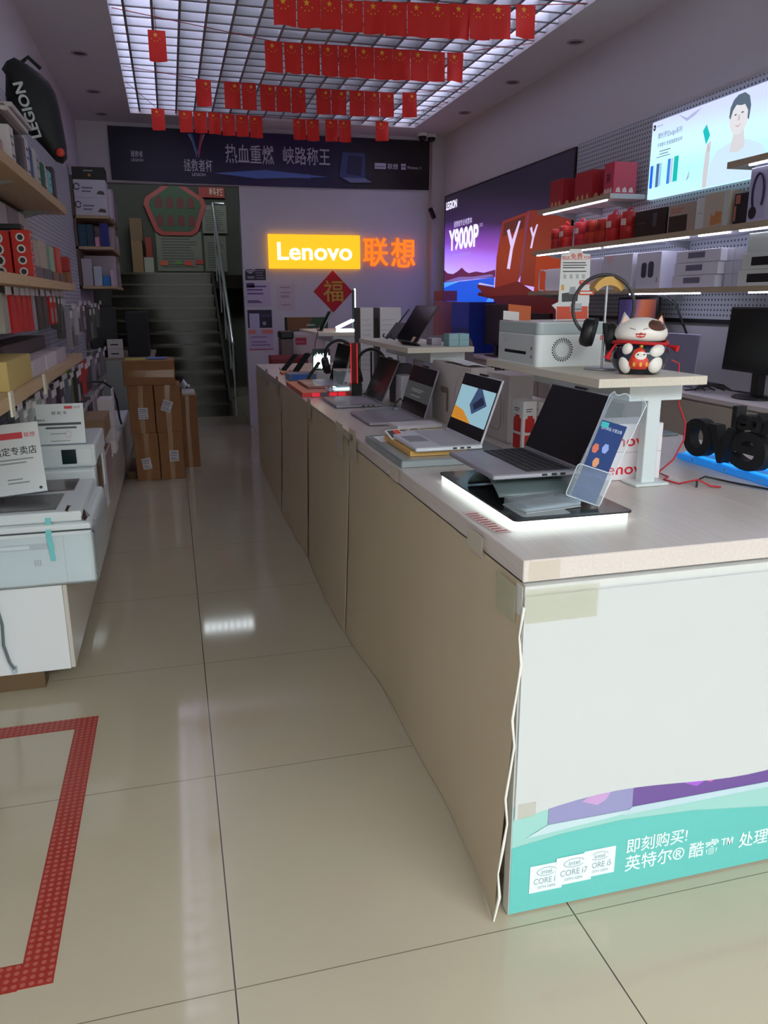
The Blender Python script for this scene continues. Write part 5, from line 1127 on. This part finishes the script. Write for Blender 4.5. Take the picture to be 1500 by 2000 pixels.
def s2p(mb, w, h):
    mb.rect(w*.62, w*.78, h*.87, h*.94, .0006, mat((216, 70, 80), .5)); mb.rect(w*.79, w*.94, h*.88, h*.93, .0006, mat((190, 190, 190), .5))
    mb.text('授 权 书', w*.36, h*.73, h*.085, INK, w=w*.3); mb.text('授权方', w*.06, h*.57, h*.06, INK); mb.lines(w*.08, w*.94, [h*.47], h*.06, mat((84, 84, 90), .6), ragged=.05); mb.lines(w*.22, w*.84, [h*.38], h*.05, mat((96, 96, 100), .6), ragged=.05)
    mb.lines(w*.3, w*.7, [h*.07, h*.25], h*.02, GREY); mb.poly(ell(w*.66, h*.24, h*.08, h*.08, 20)+ell(w*.66, h*.24, h*.07, h*.07, 20)[::-1], .0006, mat((220, 150, 150), .6))
sign('white acrylic authorisation certificate standing on the second printer', F((-.605, 3.615, .8155), (1, 0, 0), (0, .12, 1)), .205, .175, s2p)
# white box stack, floor goods
for k_ in range(4): box_thing('white_carton', '%s small white carton of the stack at the far end of the low cabinet' % ['lowest', 'second lowest', 'second highest', 'topmost'][k_], 'box', (-.52, -.425, 5.55, 5.75, .41+.093*k_, .41+.093*k_+.092), mat((214, 206, 206), .55), 'stack of small white cartons')
box_thing('grey_carton', 'flat dark carton lying behind the second printer on the low cabinet', 'box', (-.76, -.48, 4.98, 5.45, .41, .60), mat((120, 104, 110), .5), None)
box_thing('brown_box', 'brown box with white label behind the certificate on the low cabinet', 'box', (-.575, -.44, 5.0, 5.45, .602, .72), mat((146, 116, 86), .6), None)

# shelves
SL = -.52
WOODL = streaky('left_shelf_wood', (190, 160, 120), (204, 176, 136), 40)
def lshelf(label, y0, y1, z1, x1=SL, t=.042):
    s = thing('wall_shelf', label, 'shelf', T(WX, y0, z1), 'shelves on the left wall')
    MB().box(0, x1-WX, 0, y1-y0, -t, 0, WOODL, .001).build('board', s)
    MB().box(.05, .07, 0, y1-y0, -t-.006, -t-.0005, mat((120, 100, 84), .5)).build('rail', s)
    for q in range(3): MB().prism([(0, 0), (.22, 0), (0, -.06)], 0, .004, GREY).build('bracket', s).matrix_local = F((0, .2+q*(y1-y0-.4)/2, -t), (1, 0, 0), (0, 0, 1))
lshelf('highest left wooden shelf carrying the thin white boxes', 2.3, 4.92, 1.925)
lshelf('middle left wooden shelf carrying red speaker boxes', 2.3, 4.97, 1.515, t=.038)
lshelf('lowest left wooden shelf carrying the yellow box', 2.3, 4.97, 1.125)
# row of thin boxes on the highest shelf
gx = 'thin boxes on the highest left shelf'
y = 3.45
for i in range(14):
    w = .075+.035*random.random(); h = .13+.05*random.random()
    c = random.choice([(212, 206, 206), (196, 190, 194), (206, 206, 212), (70, 64, 70), (120, 110, 116)]) if i not in (6, 9, 12) else {6: (60, 90, 150), 9: (40, 110, 84), 12: (130, 196, 200)}[i]
    box_thing('thin_box', {(60, 90, 150): 'blue', (40, 110, 84): 'green', (130, 196, 200): 'pale teal'}.get(c, 'dark' if c[0] < 100 else 'grey' if c[0] < 150 else 'white')+' thin box, %s from the street on the highest left shelf' % ORD[i], 'box', (-.73, -.535-.03*random.random(), y, y+w, 1.925, 1.925+h), mat(c, .55), gx,
              front=lambda mb, a, b, h_: (setattr(mb, 'M', F((a+.0005, -b, 0), (0, 1, 0), (0, 0, 1))), mb.lines(b*.3, b*1.7, [h_*.2, h_*.5, h_*.7], h_*.06, mat((96, 90, 96), .6)), setattr(mb, 'M', Matrix.Identity(4))))
    y += w+.006
box_thing('pink_box', 'pink low box at the near end of the highest left shelf', 'box', (-.70, -.56, 3.2, 3.42, 1.925, 2.0), mat((190, 150, 156), .6), None)
# slim cases stacked flat upon the row
for k_ in range(4): box_thing('slim_case', '%s slim pale case of the pile lying over the thin boxes' % ['lowest', 'second lowest', 'second highest', 'topmost'][k_], 'case', (-.74, -.57+.02*(k_ % 2), 3.5+.06*k_, 3.98+.06*k_, 2.112+.019*k_, 2.112+.019*k_+.018), mat((206, 198, 194) if k_ % 2 else (120, 108, 104), .5), 'slim cases over the thin boxes')
bg = thing('laptop_bag', 'black laptop backpack with white lettering standing on the highest left shelf', 'bag', T(-.555, 4.30, 2.14))
BAGM = mat((20, 24, 26), .6, noise=.15, nscale=40, name='bag_fabric')
OUT = [(-.10, .29), (-.115, .31), (-.09, .345), (-.055, .362), (.0, .335), (.05, .30), (.085, .265), (.10, .235), (.112, .17), (.119, .09), (.126, .0), (.124, -.05), (.10, -.075), (.07, -.065), (.02, -.005), (-.02, .04), (-.07, .07), (-.105, .10), (-.112, .2)]
cx_, cz_ = 0, .14
q = MB(); n_ = len(OUT); vs = []
for yy, sc in ((-.055, .0), (-.05, .55), (-.03, .86), (0, 1), (.07, 1), (.10, .88), (.115, .5), (.118, 0)):
    vs += [(cx_+(x_-cx_)*sc, yy, cz_+(z_-cz_)*sc) for x_, z_ in OUT]
q.add(vs, [(k_*n_+i, k_*n_+(i+1) % n_, (k_+1)*n_+(i+1) % n_, (k_+1)*n_+i) for k_ in range(7) for i in range(n_)], BAGM, True); q.build('body', bg)
q = MB(); q.M = FB(.035, -.062, .02) @ Matrix.Rotation(math.radians(104), 4, 'Z'); q.text('LEGION', 0, 0, .045, mat((214, 220, 220), .6), w=.235, z=0, depth=.012, bold=.02); q.build('lettering', bg)
q = MB(); q.tube([(-.03, .03, .35), (.0, .03, .375), (.05, .03, .33)], .009, BAGM, 8); q.build('handle', bg)
q = MB(); q.ball((.105, -.035, -.04), (.02, .012, .02), mat((206, 60, 40), .4), 14); q.build('red_patch', bg)

# middle shelf goods
def spk(mb, a, b, h):
    for M_, w in ((FB(-a, -b-.0006, 0), 2*a), (F((a+.0006, -b, 0), (0, 1, 0), (0, 0, 1)), 2*b)):
        mb.M = M_
        for k_ in range(4):
            cx, cy = w/2, h*(.84-.24*k_); mb.poly(ell(cx, cy, w*.24, w*.24, 20), .0004, PAPER); mb.poly(ell(cx, cy, w*.17, w*.17, 7), .0008, mat((50, 44, 44), .5))
    mb.M = Matrix.Identity(4)
SPK = mat((206, 40, 30), .5, name='red_box_card')
box_thing('speaker_box', 'left tall red box with round pictures, partly cut by the frame edge', 'box', (-.70, -.609, 3.60, 3.68, 1.515, 1.695), SPK, 'tall red boxes with round pictures', front=spk)
box_thing('speaker_box', 'right tall red box with round pictures on the middle left shelf', 'box', (-.602, -.533, 3.60, 3.68, 1.515, 1.70), SPK, 'tall red boxes with round pictures', front=spk)
box_thing('black_box', 'flat black box lying on the tall red boxes', 'box', (-.70, -.56, 3.605, 3.675, 1.7015, 1.722), BLACK, None)
gm = 'boxes on the middle left shelf'
for i, (y0, y1, h, c, n) in enumerate([(3.70, 3.95, .05, (110, 96, 104), 'flat grey violet box beside the red speaker boxes'), (3.97, 4.22, .05, (84, 88, 96), 'flat slate box on the middle left shelf'), (4.28, 4.48, .045, (120, 96, 84), 'flat brown box on the middle left shelf'), (4.52, 4.72, .045, (104, 80, 70), 'flat dark brown box on the middle left shelf')]):
    box_thing('flat_box', n, 'box', (-.72, -.54, y0, y1, 1.515, 1.515+h), mat(c, .55), gm)
for i, (y0, y1, z0, h, c, n) in enumerate([(3.71, 3.93, 1.566, .11, (164, 160, 148), 'olive grey upright box next to the red boxes'), (3.96, 4.18, 1.566, .12, (176, 166, 146), 'tan upright box with shiny edge'), (4.30, 4.44, 1.561, .12, (150, 176, 156), 'mint green upright box'), (4.54, 4.70, 1.561, .13, (206, 70, 60), 'red upright box with white base')]):
    box_thing('upright_box', n+' on the middle left shelf', 'box', (-.70, -.55, y0, y1, z0, z0+h), mat(c, .5), gm)
box_thing('brown_carton', 'kraft carton at the far end of the middle left shelf', 'box', (-.72, -.53, 4.76, 4.95, 1.515, 1.575), CARTON, gm)
box_thing('red_case', 'red slanted box leaning on the kraft carton', 'box', (-.70, -.53, 4.78, 5.0, 1.577, 1.655), mat((170, 24, 26), .5), gm, rot=4)
# stacked pale boxes in the back rows on the middle shelf
for k_ in range(6): box_thing('pale_case', '%s pale case from the street, standing against the pegboard behind the upright boxes' % ORD[k_], 'case', (-.77, -.71, 3.0+.31*k_, 3.29+.31*k_, 1.70, 1.86), mat([(190, 184, 186), (150, 140, 150), (204, 200, 200)][k_ % 3], .6), 'pale cases behind the upright boxes')
# lowest shelf goods
box_thing('yellow_box', 'pale yellow cardboard box at the street end of the lowest left shelf', 'box', (-.74, -.54, 2.86, 3.33, 1.125, 1.225), mat((196, 172, 104), .6), None)
box_thing('dark_case', 'long dark flat case on the lowest left shelf', 'case', (-.765, -.64, 3.36, 4.45, 1.126, 1.25), mat((74, 64, 64), .4), None)
for k_ in range(3): box_thing('pale_carton', '%s pale violet carton in the row on the lowest left shelf' % ORD[k_], 'box', (-.63, -.545, 3.40+.36*k_, 3.72+.36*k_, 1.125, 1.19), mat([(196, 184, 190), (206, 200, 200), (180, 170, 176)][k_], .55), 'pale cartons on the lowest left shelf')

# hanging goods
def hook(par, y, x0, z, ln=.16):
    MB().tube([(0, 0, .0), (-ln, 0, 0)], .0025, SILVER, 6).build('hook', par)
def pack(label, x, y, z, w, h, d, c, hook_len, kind='card', group='packs hanging on the left pegboard', c2=None):
    t = thing('hanging_pack', label, 'pack', T(x, y, z), group)
    mb = MB()
    mb.box(-d, 0, -w/2, w/2, -h, 0, mat(c, .4), .002)
    mb.build('card', t)
    mb = MB(); mb.M = F((.0006, -w/2, -h), (0, 1, 0), (0, 0, 1))
    if c2: mb.rect(w*.12, w*.88, h*.08, h*.55, 0, mat(c2, .3)); mb.rect(w*.1, w*.9, h*.75, h*.92, 0, PAPER)
    mb.poly(ell(w/2, h*.95, .006, .004, 10), .0004, BLACK); mb.build('print', t)
    MB().tube([(.012, 0, -.012), (.014, 0, -.006), (WX-x, 0, -.004)], .0025, SILVER, 6).build('hook', t)
    MB().box(.014, .019, -w*.42, w*.42, -.008, .022, mat((206, 202, 206), .5)).build('price_tag', t)
REDP = (206, 34, 30)
row1 = [(3.30, .11, .15, (166, 160, 150), None), (3.47, .10, .155, REDP, None), (3.60, .10, .155, REDP, None), (3.73, .10, .155, REDP, None), (3.86, .10, .16, REDP, None), (3.98, .06, .16, (170, 160, 176), None), (4.14, .13, .165, (76, 70, 66), None), (4.32, .13, .165, (84, 78, 74), None), (4.52, .10, .15, REDP, (190, 170, 170)), (4.66, .10, .15, REDP, (200, 150, 150)), (4.82, .08, .18, (90, 92, 86), (40, 60, 44)), (4.95, .08, .19, (110, 106, 106), (30, 50, 34))]
for i, (y, w, h, c, c2) in enumerate(row1): pack('%s hanging pack, %s from the street below the middle left shelf' % ('red' if c == REDP else 'grey' if c[0] > 120 else 'dark', ORD[i]), -.60, y, 1.452, w, h, .05, c, .1, c2=c2, group='packs below the middle left shelf')
cc = [(96, 92, 92), (150, 140, 146), (60, 60, 66), (170, 160, 170), (120, 104, 112), (84, 110, 84), (190, 186, 190), (70, 60, 64)]
i = 0
for y in [5.25+.27*q for q in range(9)]:
    c = cc[(i*3) % 8]; pack('%s hanging pack of the upper row beyond the left shelves' % ORD[i], -.64+.02*(i % 3), y, 1.40-.02*(i % 2), .17, .2+.06*(i % 2), .03, c, .1, c2=cc[(i*3+2) % 8], group='upper packs beyond the left shelves'); i += 1
row3 = [(3.30, (60, 64, 66), (30, 36, 36)), (3.40, (150, 150, 150), (40, 50, 48)), (3.50, (60, 70, 70), (190, 196, 196)), (3.62, (170, 176, 176), (50, 64, 62)), (3.74, (70, 84, 82), (30, 40, 40)), (3.86, (190, 190, 190), (60, 66, 66)), (4.02, (180, 150, 170), (150, 110, 140)), (4.2, (120, 106, 120), (70, 60, 76)), (4.36, (50, 42, 48), (30, 28, 32)), (4.52, (70, 56, 66), (200, 190, 200)), (4.7, (140, 146, 160), (50, 56, 70)), (4.88, (120, 124, 140), (60, 66, 80)), (5.08, (110, 150, 40), (90, 140, 30)), (5.3, (60, 56, 60), (190, 190, 186)), (5.55, (190, 50, 50), (50, 52, 56)), (5.85, (190, 60, 60), (60, 60, 64)), (6.2, (110, 96, 110), (60, 56, 64)), (6.6, (150, 140, 150), (70, 66, 72)), (7.0, (90, 84, 92), (170, 160, 170)), (7.4, (130, 120, 130), (60, 56, 60))]
for i, (y, c, c2) in enumerate(row3): pack('%s %s hanging pack from the street in the row below the lowest left shelf' % (ORD[i], 'green' if c == (110, 150, 40) else 'red-topped' if c[0] == 190 and c[1] < 90 else 'blister'), -.61+.015*(i % 2), y, 1.02-.01*(i % 3), .10 if y < 4.1 else .14 if y < 5.5 else .22, .17 if y < 4.1 else .22, .025, c, .1, c2=c2, group='packs below the lowest left shelf')
i = 0
for y in [4.5+.36*q for q in range(8)]:
    pack('%s pale boxed pack from the street in the bottom hanging row' % ORD[i], -.60, y, .745, .26, .11+.03*(i % 2), .06, [(170, 160, 164), (90, 80, 84), (196, 190, 190)][i % 3], .1, c2=[(60, 56, 58), (190, 186, 186)][i % 2], group='bottom hanging packs on the left wall'); i += 1
# price tag holders clipped to the shelf edges
for i, (y, z) in enumerate([(2.74, 1.11), (3.45, 1.105)]): tag(MB().box(-.519, -.512, y-.025, y+.025, z-.05, z+.03, mat((216, 212, 190), .5)).build('price_tag'), ['clear pale price tag nearest the street', 'small pale price tag farther along'][i]+' clipped on the lowest left shelf edge', 'price tag')
tg = MB().box(-.46, -.45, 6.0, 6.14, .68, .80, mat((206, 206, 212), .5)).build('white_tag'); tag(tg, 'white tag hanging at the far end of the left goods', 'tag')
tag(MB().tube([(WX, 6.0, .87), (-.60, 6.0, .86), (-.52, 6.1, .85), (-.47, 6.3, .78), (-.455, 6.45, .66), (-.45, 6.5, .52), (-.44, 6.5, .47)], .008, BLACK, 8).build('hanging_cable'), 'thick black cable looping down from the far left goods', 'cable')

# ---------------------------------------------------------------- far left: desk, hutch, cartons
dk = thing('desk', 'grey-green desk behind the stacked cartons', 'desk', T(WX, 7.9, 0))
DKM = mat((150, 156, 146), .5, name='desk_panel')
MB().box(0, .60, 0, .03, .0, .875, DKM).build('side_panel', dk); MB().box(0, .60, 0, 1.25, .876, .90, mat((150, 134, 116), .5), .002).build('desktop', dk); MB().box(0, .03, .03, 1.25, 0, .875, DKM).build('back_panel', dk)
pc = thing('computer', 'black computer tower standing on the far left desk', 'computer', T(-.42, 7.98, .90))
MB().box(0, .20, 0, .4, 0, .42, mat((20, 19, 20), .55), .006).build('case', pc); MB().box(.012, .19, -.004, 0, .02, .40, mat((12, 12, 13), .6)).build('front', pc)
mn = thing('monitor', 'black monitor turned sideways on the far left desk', 'monitor', T(-.62, 8.0, .90) @ RZ(20))
MB().box(-.13, .13, 0, .04, .08, .47, BLACK, .006).build('housing', mn); MB().box(-.03, .03, .01, .04, 0, .1, BLACK).build('neck', mn)
for k_ in range(2): box_thing('white_device', ['lower', 'upper'][k_]+' white device box with a slot on the far left desk', 'box', (-.60, -.46, 7.92, 7.985, .90+.085*k_, .90+.085*k_+.084), mat((196, 192, 186), .5), None, front=lambda mb, a, b, h: (setattr(mb, 'M', FB(-a, -b-.0006, 0)), mb.rect(.03, .10, h*.35, h*.5, .0004, BLACK), setattr(mb, 'M', Matrix.Identity(4))))
ht = thing('bookshelf', 'open wooden bookshelf above the far left desk', 'bookshelf', T(WX, 7.88, 0))
HW = streaky('hutch_wood', (178, 152, 118), (190, 166, 132), 30)
for z_ in (1.555, 1.90, 2.165): MB().box(0, .31, 0, 1.25, z_-.025, z_-.0008, HW).build('shelf', ht)
MB().box(0, .02, 0, 1.25, 1.53, 2.5, mat((110, 92, 80), .6)).build('back', ht)
MB().box(.02, .28, 1.22, 1.25, 1.53, 2.5, HW).build('side', ht)
hx0, hx1 = WX+.025, WX+.30
def hbox(mb, a, b, h):
    mb.M = FB(-a, -b-.0006, 0); w = 2*a
    mb.poly(ell(w*.1, h*.6, .028, .03, 16)+ell(w*.1, h*.6, .018, .02, 16)[::-1], .0004, mat((60, 56, 70), .5)); mb.lines(w*.25, w*.6, [h*.5, h*.3], h*.08, mat((110, 104, 124), .5)); mb.poly([(w*.68, h*.2), (w*.95, h*.15), (w*.92, h*.35), (w*.78, h*.4)], .0004, mat((70, 64, 64), .5)); mb.M = Matrix.Identity(4)
HG = 'boxes on the far left bookshelf'
for k_ in range(2): box_thing('graphics_box', ['lower', 'upper'][k_]+' white printed box facing the aisle on the top bookshelf board', 'box', (hx0, hx1, 7.89, 8.15, 2.166+.15*k_, 2.166+.15*k_+.149), mat((206, 202, 214), .5), HG, front=hbox)
box_thing('black_carton', 'black box with orange mark on top of the white printed boxes', 'box', (hx0, hx1+.0, 7.89, 8.15, 2.4665, 2.57), mat((20, 18, 20), .4), HG, front=lambda mb, a, b, h: (setattr(mb, 'M', FB(-a, -b-.0006, 0)), mb.poly(ell(a*1.05, h*.35, .012, .012, 12), .0004, mat((200, 110, 50), .5)), mb.lines(a*.7, a*1.3, [h*.65], h*.1, GREY), setattr(mb, 'M', Matrix.Identity(4))))
for i, (x0, x1, h, c, n) in enumerate([(hx0, hx0+.07, .19, (30, 70, 96), 'dark teal box'), (hx0+.072, hx0+.13, .19, (30, 60, 84), 'navy teal box'), (hx0+.19, hx1-.02, .2, (30, 40, 130), 'dark blue box')]):
    box_thing('ink_bottle_box', n+' on the middle bookshelf board', 'box', (x0, x1, 7.9, 8.05, 1.90, 1.90+h), mat(c, .5), HG)
box_thing('pink_bottle', 'small pink bottle box in front of the dark blue box', 'box', (hx0+.14, hx0+.175, 7.89, 7.93, 1.90, 1.98), mat((226, 150, 176), .5), HG)
for i, (x0, x1, h, c, n) in enumerate([(hx0, hx0+.09, .24, (190, 180, 190), 'pale upright box'), (hx0+.10, hx0+.17, .17, (190, 200, 210), 'pale blue upright box'), (hx0+.175, hx0+.24, .09, (40, 120, 190), 'bright blue bag'), (hx0+.245, hx1, .14, (200, 180, 196), 'pale pink box')]):
    box_thing('small_carton', n+' on the lowest bookshelf board', 'box', (x0, x1, 7.9, 8.02, 1.555, 1.555+h), mat(c, .5), HG)
k_ = 0
for yy in (8.2, 8.42, 8.64, 8.86):
    for z_, hh in ((1.555, .28), (1.90, .22), (2.165, .32)):
        box_thing('aisle_box', '%s pale box from the lower left among those along the bookshelf side' % ORD[k_], 'box', (hx0, hx1+.01*(k_ % 3), yy, yy+.2, z_, z_+hh-.03*(k_ % 4)), mat([(196, 186, 200), (170, 160, 174), (206, 200, 210), (120, 104, 112), (180, 140, 110)][k_ % 5], .55), HG); k_ += 1
CTG = 'brown cartons stacked on the floor'
def carton(label, b, rot=0, lab=None, tape='v'):
    x0, x1, y0, y1, z0, z1 = b; w, d, h = x1-x0, y1-y0, z1-z0
    t = thing('carton', label, 'carton', T((x0+x1)/2, (y0+y1)/2, z0) @ RZ(rot), CTG)
    MB().box(-w/2, w/2, -d/2, d/2, 0, h, CARTON, .004).build('body', t)
    mb = MB(); mb.M = FB(-w/2, -d/2-.0008, 0)
    if tape == 'v': mb.poly([(w*.40, 0), (w*.58, 0), (w*.60, h*.3), (w*.57, h*.6), (w*.62, h), (w*.42, h), (w*.39, h*.5)], 0, TAPE)
    else: mb.poly([(w*.1, h*.35), (w*.98, h*.3), (w*.98, h*.62), (w*.55, h*.6), (w*.1, h*.64)], 0, TAPE)
    mb.build('tape', t)
    if lab:
        mb = MB(); mb.M = FB(-w/2, -d/2-.0014, 0) @ T(w*lab[0], h*lab[1], 0) @ Matrix.Rotation(math.radians(lab[2]), 4, 'Z'); mb.box(-w*.19, w*.19, -.045, .045, 0, .0006, mat((206, 204, 206), .6)); mb.lines(-w*.16, w*.16, [-.035, -.02, 0, .015, .028], .006, mat((120, 120, 124), .6), .0012); mb.build('shipping_label', t)
carton('left brown carton at the bottom of the stack', (-.355, -.172, 6.5, 6.85, 0, .388), lab=(.45, .36, 8))
carton('right brown carton at the bottom of the stack', (-.165, .022, 6.5, 6.85, 0, .388), lab=(.60, .5, 0))
carton('left upright brown carton in the middle layer of the stack', (-.375, -.18, 6.5, 6.85, .3885, .77), lab=(.55, .42, 0))
carton('right upright brown carton in the middle layer of the stack', (-.172, .03, 6.5, 6.85, .3885, .77), lab=(.45, .56, -20))
carton('wide brown carton lying on top of the stack', (-.395, .0, 6.5, 6.85, .7705, .965), tape='h')
carton('tall narrow brown carton standing behind the stack on the right', (.0, .165, 6.95, 7.25, 0, .63))
box_thing('white_packet', 'small white packet lying on the tall narrow carton', 'packet', (.045, .155, 6.97, 7.2, .631, .66), mat((200, 196, 194), .6))
tag(MB().grid(lambda u, v: (.10*u-.02*math.sin(v*5), .12*v, .02+.05*math.sin(u*4+v*3)**2+.03*math.sin(u*9)**2), 10, 10, mat((205, 210, 216), .15, .3, name='crumpled_foil')).build('plastic_bag', M=T(.0, 6.98, .66)), 'crumpled shiny plastic bag behind the top carton', 'bag')
for i, (x0, y0, r, c, n) in enumerate([(-.36, 6.55, 8, (196, 186, 70), 'yellow-green leaflet'), (-.22, 6.58, -6, (90, 120, 180), 'blue leaflet')]):
    tag(MB().box(0, .16, 0, .2, 0, .004, mat(c, .4)).build('leaflet', M=T(x0, y0, .966+.0045*i) @ RZ(r)), n+' lying on the topmost brown carton', 'leaflet')
box_thing('wood_block', 'dark wooden block on the floor beside the cartons', 'block', (-.43, -.365, 6.6, 7.2, 0, .06), mat((96, 70, 44), .7))

# ================================================================ strings of small flags
FLAGM = mat((218, 32, 18), .6, name='flag_red'); STARM = mat((240, 178, 40), .6, name='flag_star')
def star(cx, cy, r, a0=90):
    return [(cx+(r if i % 2 == 0 else r*.4)*math.cos(math.radians(a0+36*i)), cy+(r if i % 2 == 0 else r*.4)*math.sin(math.radians(a0+36*i))) for i in range(10)]
def flag(label, x0, x1, zt, zb, y, group, sx=.42):
    w, h = x1-x0, zt-zb; rnd = random.Random(label); ph = rnd.random()*6; sag = .006+.012*rnd.random()
    mb = MB(); mb.M = FB(x0, y, zt)
    def bend(px, py): return .003+sag*math.sin(px/w*PI*1.5+ph)*(-py/h)
    mb.grid(lambda u, v: (w*u, -h*(1-v), bend(w*u, -h*(1-v))), 8, 6, FLAGM)
    def st(cx, cy, r): mb.add([(cx, cy, bend(cx, cy)+.0016)]+[(px, py, bend(px, py)+.0016) for px, py in star(cx, cy, r)], [(0, i+1, (i+1) % 10+1) for i in range(10)], STARM)
    st(w*sx, -h*.15, w*.15)
    for k_ in range(4): a = math.radians(215+36*k_*1.05); st(w*sx+w*.27*math.cos(a), -h*.18+w*.27*math.sin(a), w*.045)
    return tag(mb.build('flag'), label, 'flag', group)
STR = mat((150, 30, 24), .7, name='red_string')
FL_front = [(0.689, 0.819, 3.078, 2.934), (0.824, 0.958, 3.083, 2.933), (0.962, 1.082, 3.088, 2.934), (1.088, 1.21, 3.092, 2.93), (1.216, 1.349, 3.099, 2.929), (1.349, 1.479, 3.106, 2.927), (1.481, 1.61, 3.114, 2.931), (1.61, 1.748, 3.121, 2.936), (1.745, 1.875, 3.128, 2.938), (1.871, 2.005, 3.137, 2.946), (2.0, 2.138, 3.144, 2.958), (2.17, 2.302, 3.157, 2.976)]
for i, (x0, x1, zt, zb) in enumerate(FL_front): flag('small red flag, %s from the left on the front string nearest the street' % ORD[i], x0, x1, zt, zb, 5.0, 'flags on the front string', 0.42)
pts_ = [(SX0+.02, 5.004, ZC)] + [((a+b)/2, 5.004, c) for a, b, c, d in FL_front] + [(SX1-.02, 5.004, ZC)]
tag(MB().tube(pts_, .0025, STR, 6).build('flag_string'), 'thin red cord carrying the front row of flags', 'string')
FL_second = [(0.731, 0.85, 3.081, 2.894), (0.86, 0.976, 3.082, 2.896), (0.984, 1.102, 3.084, 2.896), (1.109, 1.226, 3.085, 2.894), (1.232, 1.349, 3.088, 2.894), (1.353, 1.48, 3.089, 2.896), (1.483, 1.612, 3.09, 2.896), (1.615, 1.739, 3.091, 2.898), (1.741, 1.871, 3.094, 2.9), (1.871, 1.994, 3.093, 2.905), (2.011, 2.133, 3.097, 2.913)]
for i, (x0, x1, zt, zb) in enumerate(FL_second): flag('small red flag, %s from the left on the second string from the street' % ORD[i], x0, x1, zt, zb, 5.8, 'flags on the second string', 0.42)
pts_ = [(SX0+.02, 5.803999999999999, ZC)] + [((a+b)/2, 5.803999999999999, c) for a, b, c, d in FL_second] + [(SX1-.02, 5.803999999999999, ZC)]
tag(MB().tube(pts_, .0025, STR, 6).build('flag_string'), 'thin red cord carrying the second row of flags', 'string')
FL_third = [(0.328, 0.449, 3.137, 2.941), (0.553, 0.681, 3.134, 2.937), (0.694, 0.811, 3.136, 2.932), (0.843, 0.966, 3.129, 2.933), (0.976, 1.094, 3.125, 2.933), (1.103, 1.218, 3.121, 2.93), (1.31, 1.433, 3.126, 2.931), (1.44, 1.569, 3.126, 2.933), (1.594, 1.722, 3.13, 2.931), (1.727, 1.858, 3.131, 2.938), (1.862, 1.984, 3.129, 2.939), (2.061, 2.189, 3.14, 2.944)]
for i, (x0, x1, zt, zb) in enumerate(FL_third): flag('small red flag, %s from the left on the third string from the street' % ORD[i], x0, x1, zt, zb, 7.1, 'flags on the third string', 0.66)
pts_ = [(SX0+.02, 7.103999999999999, ZC)] + [((a+b)/2, 7.103999999999999, c) for a, b, c, d in FL_third] + [(SX1-.02, 7.103999999999999, ZC)]
tag(MB().tube(pts_, .0025, STR, 6).build('flag_string'), 'thin red cord carrying the third row of flags', 'string')
FL_rear = [(-0.035, 0.074, 3.012, 2.841), (0.194, 0.307, 3.005, 2.835), (0.321, 0.428, 3.006, 2.835), (0.441, 0.547, 3.005, 2.831), (0.559, 0.669, 2.999, 2.824), (0.681, 0.788, 2.997, 2.821), (0.799, 0.912, 2.996, 2.817), (1.186, 1.3, 2.988, 2.818), (1.308, 1.421, 2.991, 2.813), (1.48, 1.595, 2.999, 2.815), (1.602, 1.716, 3.0, 2.815), (1.951, 2.073, 3.007, 2.841)]
for i, (x0, x1, zt, zb) in enumerate(FL_rear): flag('small red flag, %s from the left on the rear string in front of the banner' % ORD[i], x0, x1, zt, zb, 7.6, 'flags on the rear string', 0.4)
pts_ = [(SX0+.02, 7.603999999999999, ZC)] + [((a+b)/2, 7.603999999999999, c) for a, b, c, d in FL_rear] + [(SX1-.02, 7.603999999999999, ZC)]
tag(MB().tube(pts_, .0025, STR, 6).build('flag_string'), 'thin red cord carrying the rear row of flags', 'string')
flag('lone small red flag with yellow stars hanging apart at the left of the grid', -.012, .098, 3.091, 2.91, 5.8, None)
tag(MB().tube([(.04, 5.803, 3.088), (.04, 5.803, ZC+.03)], .002, STR, 6).build('flag_string'), 'short cord holding the lone red flag', 'string')
